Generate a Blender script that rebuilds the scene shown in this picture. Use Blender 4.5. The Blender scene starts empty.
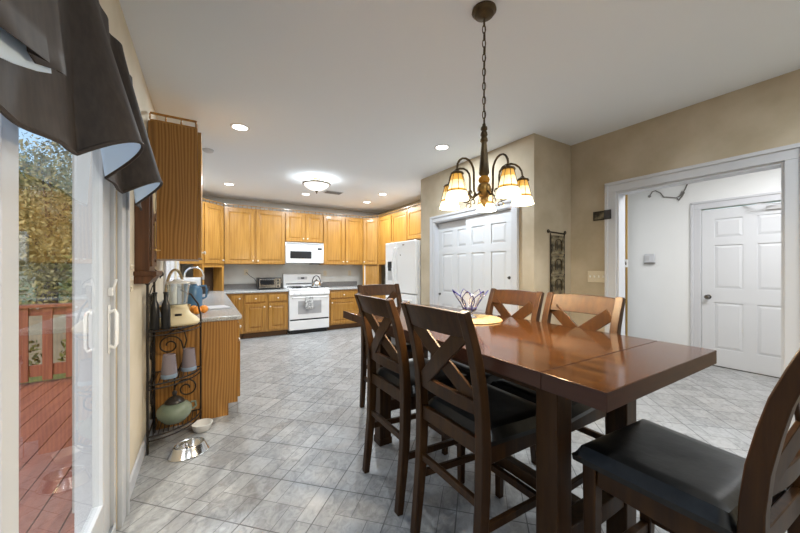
import bpy, bmesh, math, random
from mathutils import Vector, Matrix
R = math.radians
PI = math.pi
S = bpy.context.scene
COL = S.collection

# ------------------------------------------------------------------ camera, world, exposure
cam_d = bpy.data.cameras.new('camera')
cam = bpy.data.objects.new('camera', cam_d)
COL.objects.link(cam)
cam.location = (0, 0, 1.32)
cam.rotation_euler = (R(90), 0, R(-31.2))
cam_d.sensor_width = 36
cam_d.lens = 320 / 800 * 36
cam_d.shift_y = 1.5 / 800
cam_d.clip_start = 0.05
cam_d.clip_end = 400
S.camera = cam

S.view_settings.view_transform = 'Standard'
S.view_settings.look = 'None'
S.view_settings.gamma = 1
S.view_settings.use_curve_mapping = False
S.view_settings.exposure = 0.32

W = bpy.data.worlds.new('sky')
S.world = W
W.use_nodes = True
wn = W.node_tree.nodes
wl = W.node_tree.links
wn.clear()
wo = wn.new('ShaderNodeOutputWorld')
wb = wn.new('ShaderNodeBackground')
ws = wn.new('ShaderNodeTexSky')
ws.sky_type = 'NISHITA'
ws.sun_elevation = R(48)
ws.sun_rotation = R(200)
ws.sun_disc = False
ws.air_density = 1.2
ws.dust_density = 2.0
wb.inputs['Strength'].default_value = 0.24
wl.new(ws.outputs[0], wb.inputs[0])
wl.new(wb.outputs[0], wo.inputs[0])

def lamp(name, kind, loc, power, color=(1, 1, 1), size=.1, parent=None, rot=(0, 0, 0), size_y=None, spread=None):
    d = bpy.data.lights.new(name, kind)
    d.energy = power
    d.color = color
    if kind == 'AREA':
        d.shape = 'DISK' if size_y is None else 'RECTANGLE'
        d.size = size
        if size_y:
            d.size_y = size_y
        if spread:
            d.spread = R(spread)
    elif kind == 'SUN':
        d.angle = R(size)
    else:
        d.shadow_soft_size = size
    o = bpy.data.objects.new(name, d)
    COL.objects.link(o)
    o.location = loc
    o.rotation_euler = rot
    if parent:
        o.parent = parent
    return o

WARM = (1.0, .81, .55)
NEUT = (.84, .93, 1.0)
SUN_POWER = 1.8
CAN_POWER = 12
FILL_CAN_POWER = 5
DOME_POWER = 9
SHADE_POWER = 23
HALL_FILL_POWER = 46
lamp('sun', 'SUN', (-6, 2, 9), SUN_POWER, (1, .95, .86), 1.0, rot=(R(38), R(-18), 0))

# ------------------------------------------------------------------ materials
def mat(name, color, rough=.5, metal=0.0, spec=.5, coat=0.0, trans=0.0, emit=None, estr=0.0, ior=1.45):
    m = bpy.data.materials.new(name)
    m.use_nodes = True
    b = m.node_tree.nodes['Principled BSDF']
    b.inputs['Base Color'].default_value = (*color, 1)
    b.inputs['Roughness'].default_value = rough
    b.inputs['Metallic'].default_value = metal
    b.inputs['Specular IOR Level'].default_value = spec
    b.inputs['Coat Weight'].default_value = coat
    b.inputs['Coat Roughness'].default_value = .12
    b.inputs['Transmission Weight'].default_value = trans
    b.inputs['IOR'].default_value = ior
    if emit:
        b.inputs['Emission Color'].default_value = (*emit, 1)
        b.inputs['Emission Strength'].default_value = estr
    return m

def nodes(m):
    return m.node_tree.nodes, m.node_tree.links, m.node_tree.nodes['Principled BSDF']

def coords(m, scale=(1, 1, 1), rot=(0, 0, 0), out='Object'):
    n, l, b = nodes(m)
    tc = n.new('ShaderNodeTexCoord')
    mp = n.new('ShaderNodeMapping')
    mp.inputs['Scale'].default_value = scale
    mp.inputs['Rotation'].default_value = rot
    l.new(tc.outputs[out], mp.inputs['Vector'])
    return mp.outputs['Vector']

def ramp(m, fac, stops):
    n, l, b = nodes(m)
    r = n.new('ShaderNodeValToRGB')
    e = r.color_ramp.elements
    while len(e) < len(stops):
        e.new(.5)
    for el, (p, c) in zip(e, stops):
        el.position = p
        el.color = (*c, 1)
    l.new(fac, r.inputs['Fac'])
    return r.outputs['Color']

def noisy(name, c1, c2, scale=6, detail=4, rough=.5, stretch=(1, 1, 1), bump=0.0, lo=.35, hi=.65, **k):
    """colour mottled by noise; stretch it for wood grain."""
    m = mat(name, c1, rough, **k)
    n, l, b = nodes(m)
    v = coords(m, stretch)
    t = n.new('ShaderNodeTexNoise')
    t.inputs['Scale'].default_value = scale
    t.inputs['Detail'].default_value = detail
    l.new(v, t.inputs['Vector'])
    c = ramp(m, t.outputs['Fac'], [(lo, c1), (hi, c2)])
    l.new(c, b.inputs['Base Color'])
    if bump:
        bp = n.new('ShaderNodeBump')
        bp.inputs['Strength'].default_value = bump
        bp.inputs['Distance'].default_value = .01
        l.new(t.outputs['Fac'], bp.inputs['Height'])
        l.new(bp.outputs['Normal'], b.inputs['Normal'])
    return m

def cathedral(name, c1, c2, c3, rough=.4):
    """plain-sawn oak: distorted bands along the height."""
    m = mat(name, c1, rough)
    n, l, b = nodes(m)
    v = coords(m, (9, 9, 1.3))
    wv = n.new('ShaderNodeTexWave')
    wv.wave_type = 'BANDS'
    wv.bands_direction = 'Y'
    wv.inputs['Scale'].default_value = 1.5
    wv.inputs['Distortion'].default_value = 14
    wv.inputs['Detail'].default_value = 2
    wv.inputs['Detail Scale'].default_value = .45
    l.new(v, wv.inputs['Vector'])
    t = n.new('ShaderNodeTexNoise')
    t.inputs['Scale'].default_value = 16
    t.inputs['Detail'].default_value = 5
    l.new(coords(m, (6, 6, .35)), t.inputs['Vector'])
    mx = n.new('ShaderNodeMix')
    mx.inputs['Factor'].default_value = .35
    l.new(wv.outputs['Fac'], mx.inputs['A'])
    l.new(t.outputs['Fac'], mx.inputs['B'])
    c = ramp(m, mx.outputs['Result'], [(.2, c1), (.5, c2), (.8, c3)])
    l.new(c, b.inputs['Base Color'])
    return m

M = {}
M['wall'] = noisy('beige_plaster_paint', (.44, .368, .262), (.54, .465, .35), 3.2, 6, .75, bump=.12)
M['wall_left'] = noisy('cream_plaster_paint', (.62, .54, .40), (.70, .62, .49), 3.2, 6, .75, bump=.08)
M['wall_kitchen'] = noisy('greige_plaster_paint', (.53, .52, .49), (.61, .60, .57), 3.2, 6, .75, bump=.1)
M['ceiling'] = mat('ceiling_paint', (.84, .88, .92), .9)
M['hall'] = mat('hall_paint', (.80, .81, .81), .7)
M['trim'] = mat('white_trim_paint', (.58, .59, .62), .4)
M['doorwhite'] = mat('white_door_paint', (.64, .655, .68), .42)
M['vinyl'] = mat('white_vinyl', (.52, .54, .57), .4)
M['siding'] = mat('white_siding', (.31, .31, .31), .6)
M['oak'] = noisy('honey_oak', (.33, .153, .026), (.45, .230, .050), 5, 5, .33, (7, 7, .5), coat=.25)
M['oak_panel'] = noisy('honey_oak_panel', (.36, .168, .030), (.46, .234, .052), 4, 5, .33, (7, 7, .45), coat=.25)
M['oak_end'] = cathedral('oak_veneer', (.26, .118, .025), (.36, .172, .040), (.43, .212, .054), .42)
M['garage_shade'] = mat('shade_dark', (.05, .025, .01), .6)
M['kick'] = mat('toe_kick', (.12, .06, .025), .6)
M['wood'] = noisy('espresso_wood', (.027, .0110, .0042), (.050, .0215, .0060), 5, 5, .40, (9, 9, .6), spec=.3)
M['wood_edge'] = noisy('espresso_edge', (.034, .012, .0085), (.050, .018, .011), 5, 5, .42, (2, .3, 9))
M['top'] = noisy('table_top_wood', (.022, .0075, .0022), (.064, .0235, .0055), 3, 8, .11, (7, .8, 1), lo=.3, hi=.7, spec=.55)
M['leather'] = noisy('black_leather', (.006, .006, .006), (.015, .0145, .014), 22, 6, .31, bump=.12)
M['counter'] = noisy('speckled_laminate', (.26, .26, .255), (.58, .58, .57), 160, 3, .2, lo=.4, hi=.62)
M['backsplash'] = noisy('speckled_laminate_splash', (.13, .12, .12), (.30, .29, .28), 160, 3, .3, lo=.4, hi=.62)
M['white'] = mat('white_enamel', (.82, .82, .82), .22)
M['whitegrey'] = mat('grey_enamel', (.50, .50, .51), .35)
M['black'] = mat('black_plastic', (.012, .012, .013), .3)
M['darkglass'] = mat('dark_glass', (.02, .02, .022), .06)
M['ovenglass'] = mat('oven_window', (.42, .42, .43), .12)
M['iron'] = mat('wrought_iron', (.018, .013, .010), .5, metal=.3)
M['bronze'] = noisy('aged_bronze', (.05, .034, .018), (.11, .075, .035), 20, 4, .42, metal=.6)
M['glowbronze'] = noisy('glow_gold_bronze', (.16, .09, .025), (.40, .24, .07), 30, 4, .35, metal=.7)  # golden filigree hub, lamp glow put into the colour
M['amber'] = mat('amber_glass', (.55, .26, .03), .12, trans=.3)
M['chrome'] = mat('chrome', (.75, .75, .76), .12, metal=1)
M['steel'] = mat('stainless', (.62, .62, .62), .16, metal=1)
M['nickel'] = mat('dark_nickel', (.22, .21, .20), .25, metal=1)
M['cream'] = mat('cream_plastic', (.74, .64, .42), .3)
M['jarglass'] = mat('jar_glass', (.92, .95, .95), .05, trans=.9, ior=1.3)
M['celadon'] = noisy('celadon_glaze', (.16, .205, .155), (.24, .285, .22), 8, 4, .2)
M['lid'] = mat('dark_lid', (.03, .025, .022), .3)
M['ceramic'] = mat('white_ceramic', (.80, .78, .74), .3)
M['lilac'] = mat('lilac_plastic', (.50, .44, .49), .25, trans=.6)
M['bluebase'] = mat('blue_grey_plastic', (.22, .30, .40), .3)
M['brown'] = noisy('brown_cloth', (.026, .0175, .013), (.040, .028, .021), 60, 4, .7, (1, 1, .3))
M['lining'] = mat('skylit_lining', (.62, .75, .90), .8)  # white cloth, the blue of the skylight put into its colour
M['walnut'] = noisy('walnut_case', (.07, .028, .012), (.12, .05, .02), 5, 5, .35, (8, 8, .6))
M['brass'] = mat('brass', (.55, .38, .14), .3, metal=1)
M['clockface'] = mat('clock_face', (.62, .50, .30), .4)
M['plate'] = mat('cream_switch_plate', (.66, .58, .44), .4)
M['straw'] = noisy('woven_straw', (.34, .25, .13), (.48, .37, .21), 70, 3, .7, bump=.5)
M['blueglass'] = mat('cobalt_glass', (.02, .02, .16), .06, trans=.2)
M['clearglass'] = mat('clear_glass', (.93, .94, .97), .04, trans=.95, ior=1.25)
M['orange'] = noisy('orange_peel', (.80, .26, .03), (.88, .36, .05), 60, 2, .4, bump=.2)
M['bluejug'] = mat('blue_jug', (.10, .22, .36), .2, trans=.25)
M['wicker'] = noisy('wicker', (.30, .17, .05), (.48, .30, .10), 60, 3, .6, bump=.6)
M['deck'] = noisy('red_deck_stain', (.22, .070, .045), (.30, .105, .065), 5, 5, .55, (6, .6, 6))
M['rail'] = noisy('red_rail_stain', (.17, .050, .030), (.24, .075, .045), 5, 5, .55, (6, 6, .6))
M['lawn'] = noisy('lawn', (.06, .09, .025), (.14, .16, .05), 2, 6, .9)
M['bark'] = noisy('bark', (.06, .045, .035), (.13, .10, .08), 12, 4, .9, (1, 1, .2))
M['leaf'] = noisy('leaf_green', (.09, .12, .03), (.20, .20, .06), 1.5, 3, .6)
M['leaf_gold'] = noisy('leaf_gold', (.19, .165, .055), (.33, .26, .10), 1.5, 3, .6)
M['leaf_dark'] = noisy('leaf_dark', (.05, .075, .02), (.11, .13, .04), 1.5, 3, .6)
M['fence'] = noisy('grey_fence', (.20, .17, .13), (.30, .26, .20), 3, 4, .8)
M['towel'] = noisy('grey_towel', (.30, .30, .30), (.62, .62, .61), 30, 3, .9, lo=.45, hi=.55)
M['grille'] = mat('grey_grille', (.20, .19, .18), .5)
M['tilepic'] = noisy('dark_relief_tile', (.03, .025, .016), (.26, .22, .14), 16, 3, .45, lo=.42, hi=.62)
M['cangl'] = mat('can_light', (1, 1, 1), .4, emit=(1, .97, .93), estr=6)
M['domeglass'] = mat('lit_alabaster', (.9, .88, .84), .4, emit=(1, .96, .90), estr=.8)
M['outside_ground'] = M['lawn']

# pane: mostly see-through with a fresnel reflection
def pane_material():
    m = bpy.data.materials.new('window_pane')
    m.use_nodes = True
    n, l = m.node_tree.nodes, m.node_tree.links
    n.clear()
    o = n.new('ShaderNodeOutputMaterial')
    mx = n.new('ShaderNodeMixShader')
    t = n.new('ShaderNodeBsdfTransparent')
    t.inputs['Color'].default_value = (.93, .95, .95, 1)
    g = n.new('ShaderNodeBsdfGlossy')
    g.inputs['Roughness'].default_value = .01
    f = n.new('ShaderNodeFresnel')
    f.inputs['IOR'].default_value = 1.5
    ge = n.new('ShaderNodeNewGeometry')
    inv = n.new('ShaderNodeMath')
    inv.operation = 'SUBTRACT'
    inv.inputs[0].default_value = 1.0
    l.new(ge.outputs['Backfacing'], inv.inputs[1])
    mu = n.new('ShaderNodeMath')
    mu.operation = 'MULTIPLY'
    l.new(f.outputs[0], mu.inputs[0])
    l.new(inv.outputs[0], mu.inputs[1])
    l.new(mu.outputs[0], mx.inputs[0])
    l.new(t.outputs[0], mx.inputs[1])
    l.new(g.outputs[0], mx.inputs[2])
    l.new(mx.outputs[0], o.inputs[0])
    return m
M['pane'] = pane_material()

# lamp shade of leaded glass, lit from inside: amber collar and band, cream panels
def shade_material():
    m = mat('lit_leaded_glass', (.8, .7, .5), .4)
    n, l, b = nodes(m)
    tc = n.new('ShaderNodeTexCoord')
    sp = n.new('ShaderNodeSeparateXYZ')
    l.new(tc.outputs['Object'], sp.inputs[0])
    mr = n.new('ShaderNodeMapRange')
    mr.inputs['From Min'].default_value = -.135
    mr.inputs['From Max'].default_value = 0
    l.new(sp.outputs['Z'], mr.inputs['Value'])
    c = ramp(m, mr.outputs[0], [(.0, (1, .90, .66)), (.30, (1, .88, .60)), (.31, (.62, .30, .03)), (.38, (.62, .30, .03)), (.39, (1, .86, .56)), (.70, (1, .78, .40)), (.72, (.80, .44, .08)), (1, (.70, .36, .06))])
    l.new(c, b.inputs['Base Color'])
    l.new(c, b.inputs['Emission Color'])
    s = ramp(m, mr.outputs[0], [(0, (1, 1, 1)), (.3, (.75, .75, .75)), (.7, (.35, .35, .35)), (1, (.22, .22, .22))])
    mu = n.new('ShaderNodeMath')
    mu.operation = 'MULTIPLY'
    mu.inputs[1].default_value = 1.8
    l.new(s, mu.inputs[0])
    l.new(mu.outputs[0], b.inputs['Emission Strength'])
    return m
M['shade'] = shade_material()

def floor_material():
    m = mat('stone_vinyl', (.35, .35, .34), .34)
    n, l, b = nodes(m)
    at = n.new('ShaderNodeAttribute')
    at.attribute_name = 'tone'
    v = coords(m, (1, 1, 1), (0, 0, R(-45)))
    st = n.new('ShaderNodeMapping')
    st.inputs['Scale'].default_value = (5, 7, 1)
    l.new(v, st.inputs['Vector'])
    t = n.new('ShaderNodeTexNoise')
    t.inputs['Scale'].default_value = 3.0
    t.inputs['Detail'].default_value = 9
    t.inputs['Roughness'].default_value = .65
    t.inputs['Distortion'].default_value = 1.2
    l.new(st.outputs[0], t.inputs['Vector'])
    a = n.new('ShaderNodeMath')
    a.operation = 'MULTIPLY_ADD'
    a.inputs[1].default_value = .28
    l.new(at.outputs['Fac'], a.inputs[0])
    sb = n.new('ShaderNodeMath')
    sb.operation = 'SUBTRACT'
    sb.inputs[1].default_value = .14
    l.new(t.outputs['Fac'], sb.inputs[0])
    l.new(sb.outputs[0], a.inputs[2])
    c = ramp(m, a.outputs[0], [(.25, (.21, .212, .212)), (.45, (.32, .323, .323)), (.58, (.39, .394, .394)), (.78, (.46, .465, .465))])
    l.new(c, b.inputs['Base Color'])
    return m
M['floor'] = floor_material()
M['grout'] = mat('floor_joint', (.15, .15, .15), .6)

# ------------------------------------------------------------------ mesh builder
class MB:
    def __init__(s):
        s.v, s.f, s.M = [], [], Matrix.Identity(4)

    def add(s, vs, fs):
        o = len(s.v)
        s.v += [s.M @ Vector(p) for p in vs]
        s.f += [[i + o for i in f] for f in fs]
        return s

    def box(s, x0, x1, y0, y1, z0, z1):
        p = [(x, y, z) for z in (z0, z1) for y in (y0, y1) for x in (x0, x1)]
        return s.add(p, [(0, 2, 3, 1), (4, 5, 7, 6), (0, 1, 5, 4), (2, 6, 7, 3), (0, 4, 6, 2), (1, 3, 7, 5)])

    def prism(s, poly, a0, a1, axis='z'):
        n = len(poly)
        mk = {'z': lambda p, a: (p[0], p[1], a), 'x': lambda p, a: (a, p[0], p[1]), 'y': lambda p, a: (p[0], a, p[1])}[axis]
        vs = [mk(p, a0) for p in poly] + [mk(p, a1) for p in poly]
        fs = [list(range(n))[::-1], list(range(n, 2 * n))] + [(i, (i + 1) % n, n + (i + 1) % n, n + i) for i in range(n)]
        return s.add(vs, fs)

    def frustum(s, r0, r1, y0, y1):
        """rect r=(x0,x1,z0,z1) at y0 to rect at y1, front towards y1"""
        a = [(r0[0], y0, r0[2]), (r0[1], y0, r0[2]), (r0[1], y0, r0[3]), (r0[0], y0, r0[3])]
        b = [(r1[0], y1, r1[2]), (r1[1], y1, r1[2]), (r1[1], y1, r1[3]), (r1[0], y1, r1[3])]
        return s.add(a + b, [(3, 2, 1, 0), (4, 5, 6, 7)] + [(i, (i + 1) % 4, 4 + (i + 1) % 4, 4 + i) for i in range(4)])

    def lathe(s, prof, n=24, c=(0, 0, 0), close=False):
        vs, fs = [], []
        for r, z in prof:
            for k in range(n):
                a = 2 * PI * k / n
                vs.append((c[0] + r * math.cos(a), c[1] + r * math.sin(a), c[2] + z))
        m = len(prof)
        for j in range(m - 1 + (1 if close else 0)):
            j2 = (j + 1) % m
            for k in range(n):
                k2 = (k + 1) % n
                fs.append((j * n + k, j * n + k2, j2 * n + k2, j2 * n + k))
        if not close:
            fs.append([k for k in range(n)][::-1])
            fs.append([(m - 1) * n + k for k in range(n)])
        return s.add(vs, fs)

    def tube(s, pts, r, n=8, closed=False):
        pts = [Vector(p) for p in pts]
        m = len(pts)
        rs = r if isinstance(r, (list, tuple)) else [r] * m
        vs, fs = [], []
        prev = None
        for i, p in enumerate(pts):
            if closed:
                t = pts[(i + 1) % m] - pts[i - 1]
            else:
                t = pts[min(i + 1, m - 1)] - pts[max(i - 1, 0)]
            t.normalize()
            if prev is None:
                u = t.cross(Vector((0, 0, 1)))
                if u.length < .05:
                    u = t.cross(Vector((1, 0, 0)))
            else:
                u = prev - t * prev.dot(t)
                if u.length < 1e-4:
                    u = t.cross(Vector((1, 0, 0)))
            u.normalize()
            prev = u
            w = t.cross(u)
            for k in range(n):
                a = 2 * PI * k / n
                vs.append(p + (u * math.cos(a) + w * math.sin(a)) * rs[i])
        for i in range(m if closed else m - 1):
            j = (i + 1) % m
            for k in range(n):
                k2 = (k + 1) % n
                fs.append((i * n + k, i * n + k2, j * n + k2, j * n + k))
        if not closed:
            fs.append(list(range(n))[::-1])
            fs.append([(m - 1) * n + k for k in range(n)])
        return s.add(vs, fs)

    def bar(s, p0, p1, w, h, up=(0, 0, 1)):
        """rectangular bar from p0 to p1; w across, h along 'up'"""
        p0, p1 = Vector(p0), Vector(p1)
        t = (p1 - p0).normalized()
        u = Vector(up)
        a = t.cross(u).normalized() * w / 2
        b = a.cross(t).normalized() * h / 2
        vs = [p0 - a - b, p0 + a - b, p0 + a + b, p0 - a + b, p1 - a - b, p1 + a - b, p1 + a + b, p1 - a + b]
        return s.add(vs, [(3, 2, 1, 0), (4, 5, 6, 7)] + [(i, (i + 1) % 4, 4 + (i + 1) % 4, 4 + i) for i in range(4)])

    def sweep(s, pts, w, h, side):
        """rectangular section swept along pts (curve in a plane whose normal is side); w along side"""
        pts = [Vector(p) for p in pts]
        side = Vector(side).normalized()
        vs, fs = [], []
        m = len(pts)
        ws = w if isinstance(w, list) else [w] * m
        hs = h if isinstance(h, list) else [h] * m
        for i, p in enumerate(pts):
            t = (pts[min(i + 1, m - 1)] - pts[max(i - 1, 0)]).normalized()
            nrm = side.cross(t).normalized()
            a, b = side * ws[i] / 2, nrm * hs[i] / 2
            vs += [p - a - b, p + a - b, p + a + b, p - a + b]
        for i in range(m - 1):
            for k in range(4):
                fs.append((4 * i + k, 4 * i + (k + 1) % 4, 4 * i + 4 + (k + 1) % 4, 4 * i + 4 + k))
        fs += [(3, 2, 1, 0), tuple(4 * (m - 1) + k for k in range(4))]
        return s.add(vs, fs)

    def ball(s, c, r, n=12, sq=(1, 1, 1)):
        prof = [(max(1e-4, math.sin(PI * j / n)) * r, -math.cos(PI * j / n) * r) for j in range(n + 1)]
        vs, fs = [], []
        k = n * 2
        for rr, z in prof:
            for i in range(k):
                a = 2 * PI * i / k
                vs.append((c[0] + rr * math.cos(a) * sq[0], c[1] + rr * math.sin(a) * sq[1], c[2] + z * sq[2]))
        for j in range(n):
            for i in range(k):
                i2 = (i + 1) % k
                fs.append((j * k + i, j * k + i2, (j + 1) * k + i2, (j + 1) * k + i))
        return s.add(vs, fs)

    def build(s, name, m, parent=None, smooth=True, bevel=0.0, seg=2, fix=True):
        me = bpy.data.meshes.new(name)
        me.from_pydata([tuple(p) for p in s.v], [], s.f)
        if fix:
            bm = bmesh.new()
            bm.from_mesh(me)
            bmesh.ops.recalc_face_normals(bm, faces=bm.faces)
            bm.to_mesh(me)
            bm.free()
        if smooth:
            me.shade_smooth()
            me.set_sharp_from_angle(angle=R(38))
        me.materials.append(m)
        o = bpy.data.objects.new(name, me)
        COL.objects.link(o)
        if parent:
            o.parent = parent
        if bevel:
            b = o.modifiers.new('edge', 'BEVEL')
            b.width = bevel
            b.segments = seg
            b.limit_method = 'ANGLE'
            b.angle_limit = R(40)
        return o

def tag(o, label=None, cat=None, group=None, kind=None):
    if label:
        o['label'] = label
    if cat:
        o['category'] = cat
    if group:
        o['group'] = group
    if kind:
        o['kind'] = kind
    return o

def thing(name, label, cat, loc=(0, 0, 0), rz=0.0, group=None, kind=None):
    o = bpy.data.objects.new(name, None)
    o.empty_display_size = .1
    COL.objects.link(o)
    o.location = loc
    o.rotation_euler = (0, 0, rz)
    return tag(o, label, cat, group, kind)

def dup(root, loc, rz, label=None, group=None):
    r = root.copy()
    COL.objects.link(r)
    r.location = loc
    r.rotation_euler = (0, 0, rz)
    if label:
        r['label'] = label
    if group:
        r['group'] = group
    for ch in list(root.children):
        c = ch.copy()
        COL.objects.link(c)
        c.parent = r
        for g in list(ch.children):
            d = g.copy()
            COL.objects.link(d)
            d.parent = c
    return r

def struct(name, mb, m, label, cat, bevel=0.0, smooth=False, parent=None):
    o = mb.build(name, m, parent, smooth=smooth, bevel=bevel)
    if parent is None:
        tag(o, label, cat, None, 'structure')
    return o

def B(*a):
    return MB().box(*a)

def raised(mb, w, h, t, cols, rows, y=0.0, bev=.018, depth=.007, x0=0.0, z0=0.0):
    """panelled slab: x 0..w, z 0..h, back at y, front at y-t; cols and rows list the panel openings"""
    f = y - t
    mb.box(x0, x0 + w, f + depth, y, z0, z0 + h)
    xs = [0] + [v for c in cols for v in c] + [w]
    zs = [0] + [v for r_ in rows for v in r_] + [h]
    for i in range(0, len(xs), 2):
        mb.box(x0 + xs[i], x0 + xs[i + 1], f, f + depth, z0, z0 + h)
    for c in cols:
        for i in range(0, len(zs), 2):
            mb.box(x0 + c[0], x0 + c[1], f, f + depth, z0 + zs[i], z0 + zs[i + 1])
        for r_ in rows:
            a, b_, cc, d = x0 + c[0] + .006, x0 + c[1] - .006, z0 + r_[0] + .006, z0 + r_[1] - .006
            mb.frustum((a, b_, cc, d), (a + bev, b_ - bev, cc + bev, d - bev), f + depth, f + depth * .15)
    return mb

# ------------------------------------------------------------------ the setting
ZC = 2.70
XL, XR, XH = -.385, 3.52, 5.86
YB, YW, YN = -1.8, 7.17, 2.09

def make_floor():
    random.seed(4)
    s = .36
    g = MB()
    tones = []
    e = Vector((1, 1, 0)).normalized()
    q = Vector((1, -1, 0)).normalized()
    # origin of the module lattice
    o = Vector((.401, 2.092, 0))
    u = s / 4
    lay = [(0, 0, 2, 2), (2, 0, 2, 1), (2, 1, 2, 2), (0, 2, 2, 1), (0, 3, 1, 1), (1, 3, 3, 1)]
    lay2 = [(0, 0, 1, 1), (1, 0, 3, 1), (0, 1, 2, 2), (2, 1, 2, 1), (2, 2, 2, 2), (0, 3, 2, 1)]
    for i in range(-30, 40):
        for j in range(-30, 40):
            c = o + e * (s * (i + .5)) + q * (s * (j + .5))
            if not (-.9 < c.x < 6.2 and -2.1 < c.y < 7.5):
                continue
            L = lay if (i + j) % 2 else lay2
            base = random.random() * .35
            for (a, b, w, h) in L:
                p = o + e * (s * i + a * u) + q * (s * j + b * u)
                m1 = .0016
                ga0 = .0032 if a == 0 else m1
                gb0 = .0032 if b == 0 else m1
                ga1 = .0032 if a + w == 4 else m1
                gb1 = .0032 if b + h == 4 else m1
                v = [p + e * ga0 + q * gb0, p + e * (w * u - ga1) + q * gb0, p + e * (w * u - ga1) + q * (h * u - gb1), p + e * ga0 + q * (h * u - gb1)]
                g.add(v, [(3, 2, 1, 0)])
                tones.append(base + random.random() * .65)
    me = bpy.data.meshes.new('floor')
    me.from_pydata([tuple(p) for p in g.v], [], g.f)
    at = me.attributes.new('tone', 'FLOAT', 'FACE')
    at.data.foreach_set('value', tones)
    bm = bmesh.new()
    bm.from_mesh(me)
    for co, no in (((-.50, 0, 0), (-1, 0, 0)), ((5.95, 0, 0), (1, 0, 0)), ((0, YB - .1, 0), (0, -1, 0)), ((0, YW + .1, 0), (0, 1, 0))):
        bmesh.ops.bisect_plane(bm, geom=bm.verts[:] + bm.edges[:] + bm.faces[:], plane_co=co, plane_no=no, clear_outer=True)
    x0, x1, y0, y1 = -.50, 5.95, YB - .1, YW + .1
    vs = [bm.verts.new((x, y, -.0012)) for x, y in ((x0, y0), (x1, y0), (x1, y1), (x0, y1))]
    f = bm.faces.new(vs)
    f.material_index = 1
    lo = [bm.verts.new((x, y, -.12)) for x, y in ((x0, y0), (x1, y0), (x1, y1), (x0, y1))]
    for k in range(4):
        ff = bm.faces.new((vs[k], lo[k], lo[(k + 1) % 4], vs[(k + 1) % 4]))
        ff.material_index = 1
    bm.faces.ensure_lookup_table()
    for ff in bm.faces:
        if abs(ff.normal.z) > .9 and ff.normal.z < 0:
            ff.normal_flip()
    bm.to_mesh(me)
    bm.free()
    me.materials.append(M['floor'])
    me.materials.append(M['grout'])
    ob = bpy.data.objects.new('floor', me)
    COL.objects.link(ob)
    tag(ob, 'grey stone-look tile floor laid diagonally', 'floor', None, 'structure')
make_floor()

struct('ceiling', B(-.55, 6.05, YB - .1, YW + .15, ZC, ZC + .12), M['ceiling'], 'plain light grey painted ceiling', 'ceiling')

# left wall with the sliding door hole and the window hole over the sink
DY0, DY1, DZ1 = .12, 2.125, 2.13
WY0, WY1, WZ0, WZ1 = 4.25, 5.95, 1.12, 2.2
w = MB()
xa, xb = XL - .15, XL
w.box(xa, xb, YB - .1, DY0, -.1, ZC)
w.box(xa, xb, DY0, DY1, DZ1, ZC)
w.box(xa, xb, DY1, WY0, -.1, ZC)
w.box(xa, xb, WY0, WY1, -.1, WZ0)
w.box(xa, xb, WY0, WY1, WZ1, ZC)
w.box(xa, xb, WY1, YW + .1, -.1, ZC)
struct('wall_left', w, M['wall_left'], 'cream textured wall with the sliding glass door', 'wall')
struct('wall_back', B(XL - .15, 3.9, YW, YW + .12, -.1, ZC), M['wall_kitchen'], 'greyish beige kitchen wall behind the stove', 'wall')
struct('wall_kitchen_side', B(3.72, 3.9, 4.11, YW, 0, ZC), M['wall'], 'beige kitchen wall behind the fridge', 'wall')
struct('wall_behind', B(XL, XH, YB - .1, YB, 0, ZC), M['wall'], 'beige dining wall behind the camera', 'wall')

# right wall with the hall opening
OY0, OY1, OZ = .528, 1.616, 2.08
w = MB()
w.box(XR, XR + .12, YB, OY0, 0, ZC)
w.box(XR, XR + .12, OY0, OY1, OZ, ZC)
w.box(XR, XR + .12, OY1, YN + .1, 0, ZC)
struct('wall_right', w, M['wall'], 'beige textured wall with the cased opening to the hall', 'wall')
# closet block
CX, CY0, CY1, CZ = 2.87, 2.36, 3.75, 1.985
w = MB()
w.box(CX, CX + .11, YN, CY0, 0, ZC)
w.box(CX, CX + .11, CY0, CY1, CZ, ZC)
w.box(CX, CX + .11, CY1, 4.11, 0, ZC)
w.box(CX + .11, XR, YN, YN + .1, 0, ZC)
w.box(CX + .11, 3.9, 4.01, 4.11, 0, ZC)
w.box(XR + .12, XR + .2, YN, 4.01, 0, ZC)
struct('wall_closet', w, M['wall'], 'beige pantry closet walls that jut into the dining room', 'wall')
# hall
w = MB()
w.box(XH, XH + .12, YB, .70, 0, ZC)
w.box(XH, XH + .12, .70, 1.63, 2.13, ZC)
w.box(XH, XH + .12, 1.63, 3.6, 0, ZC)
w.box(XR + .12, XH, -1.1, -1.0, 0, ZC)
w.box(XR + .2, XH, 3.4, 3.5, 0, ZC)
struct('wall_hall', w, M['hall'], 'plain white hall walls around the entry door', 'wall')

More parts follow.
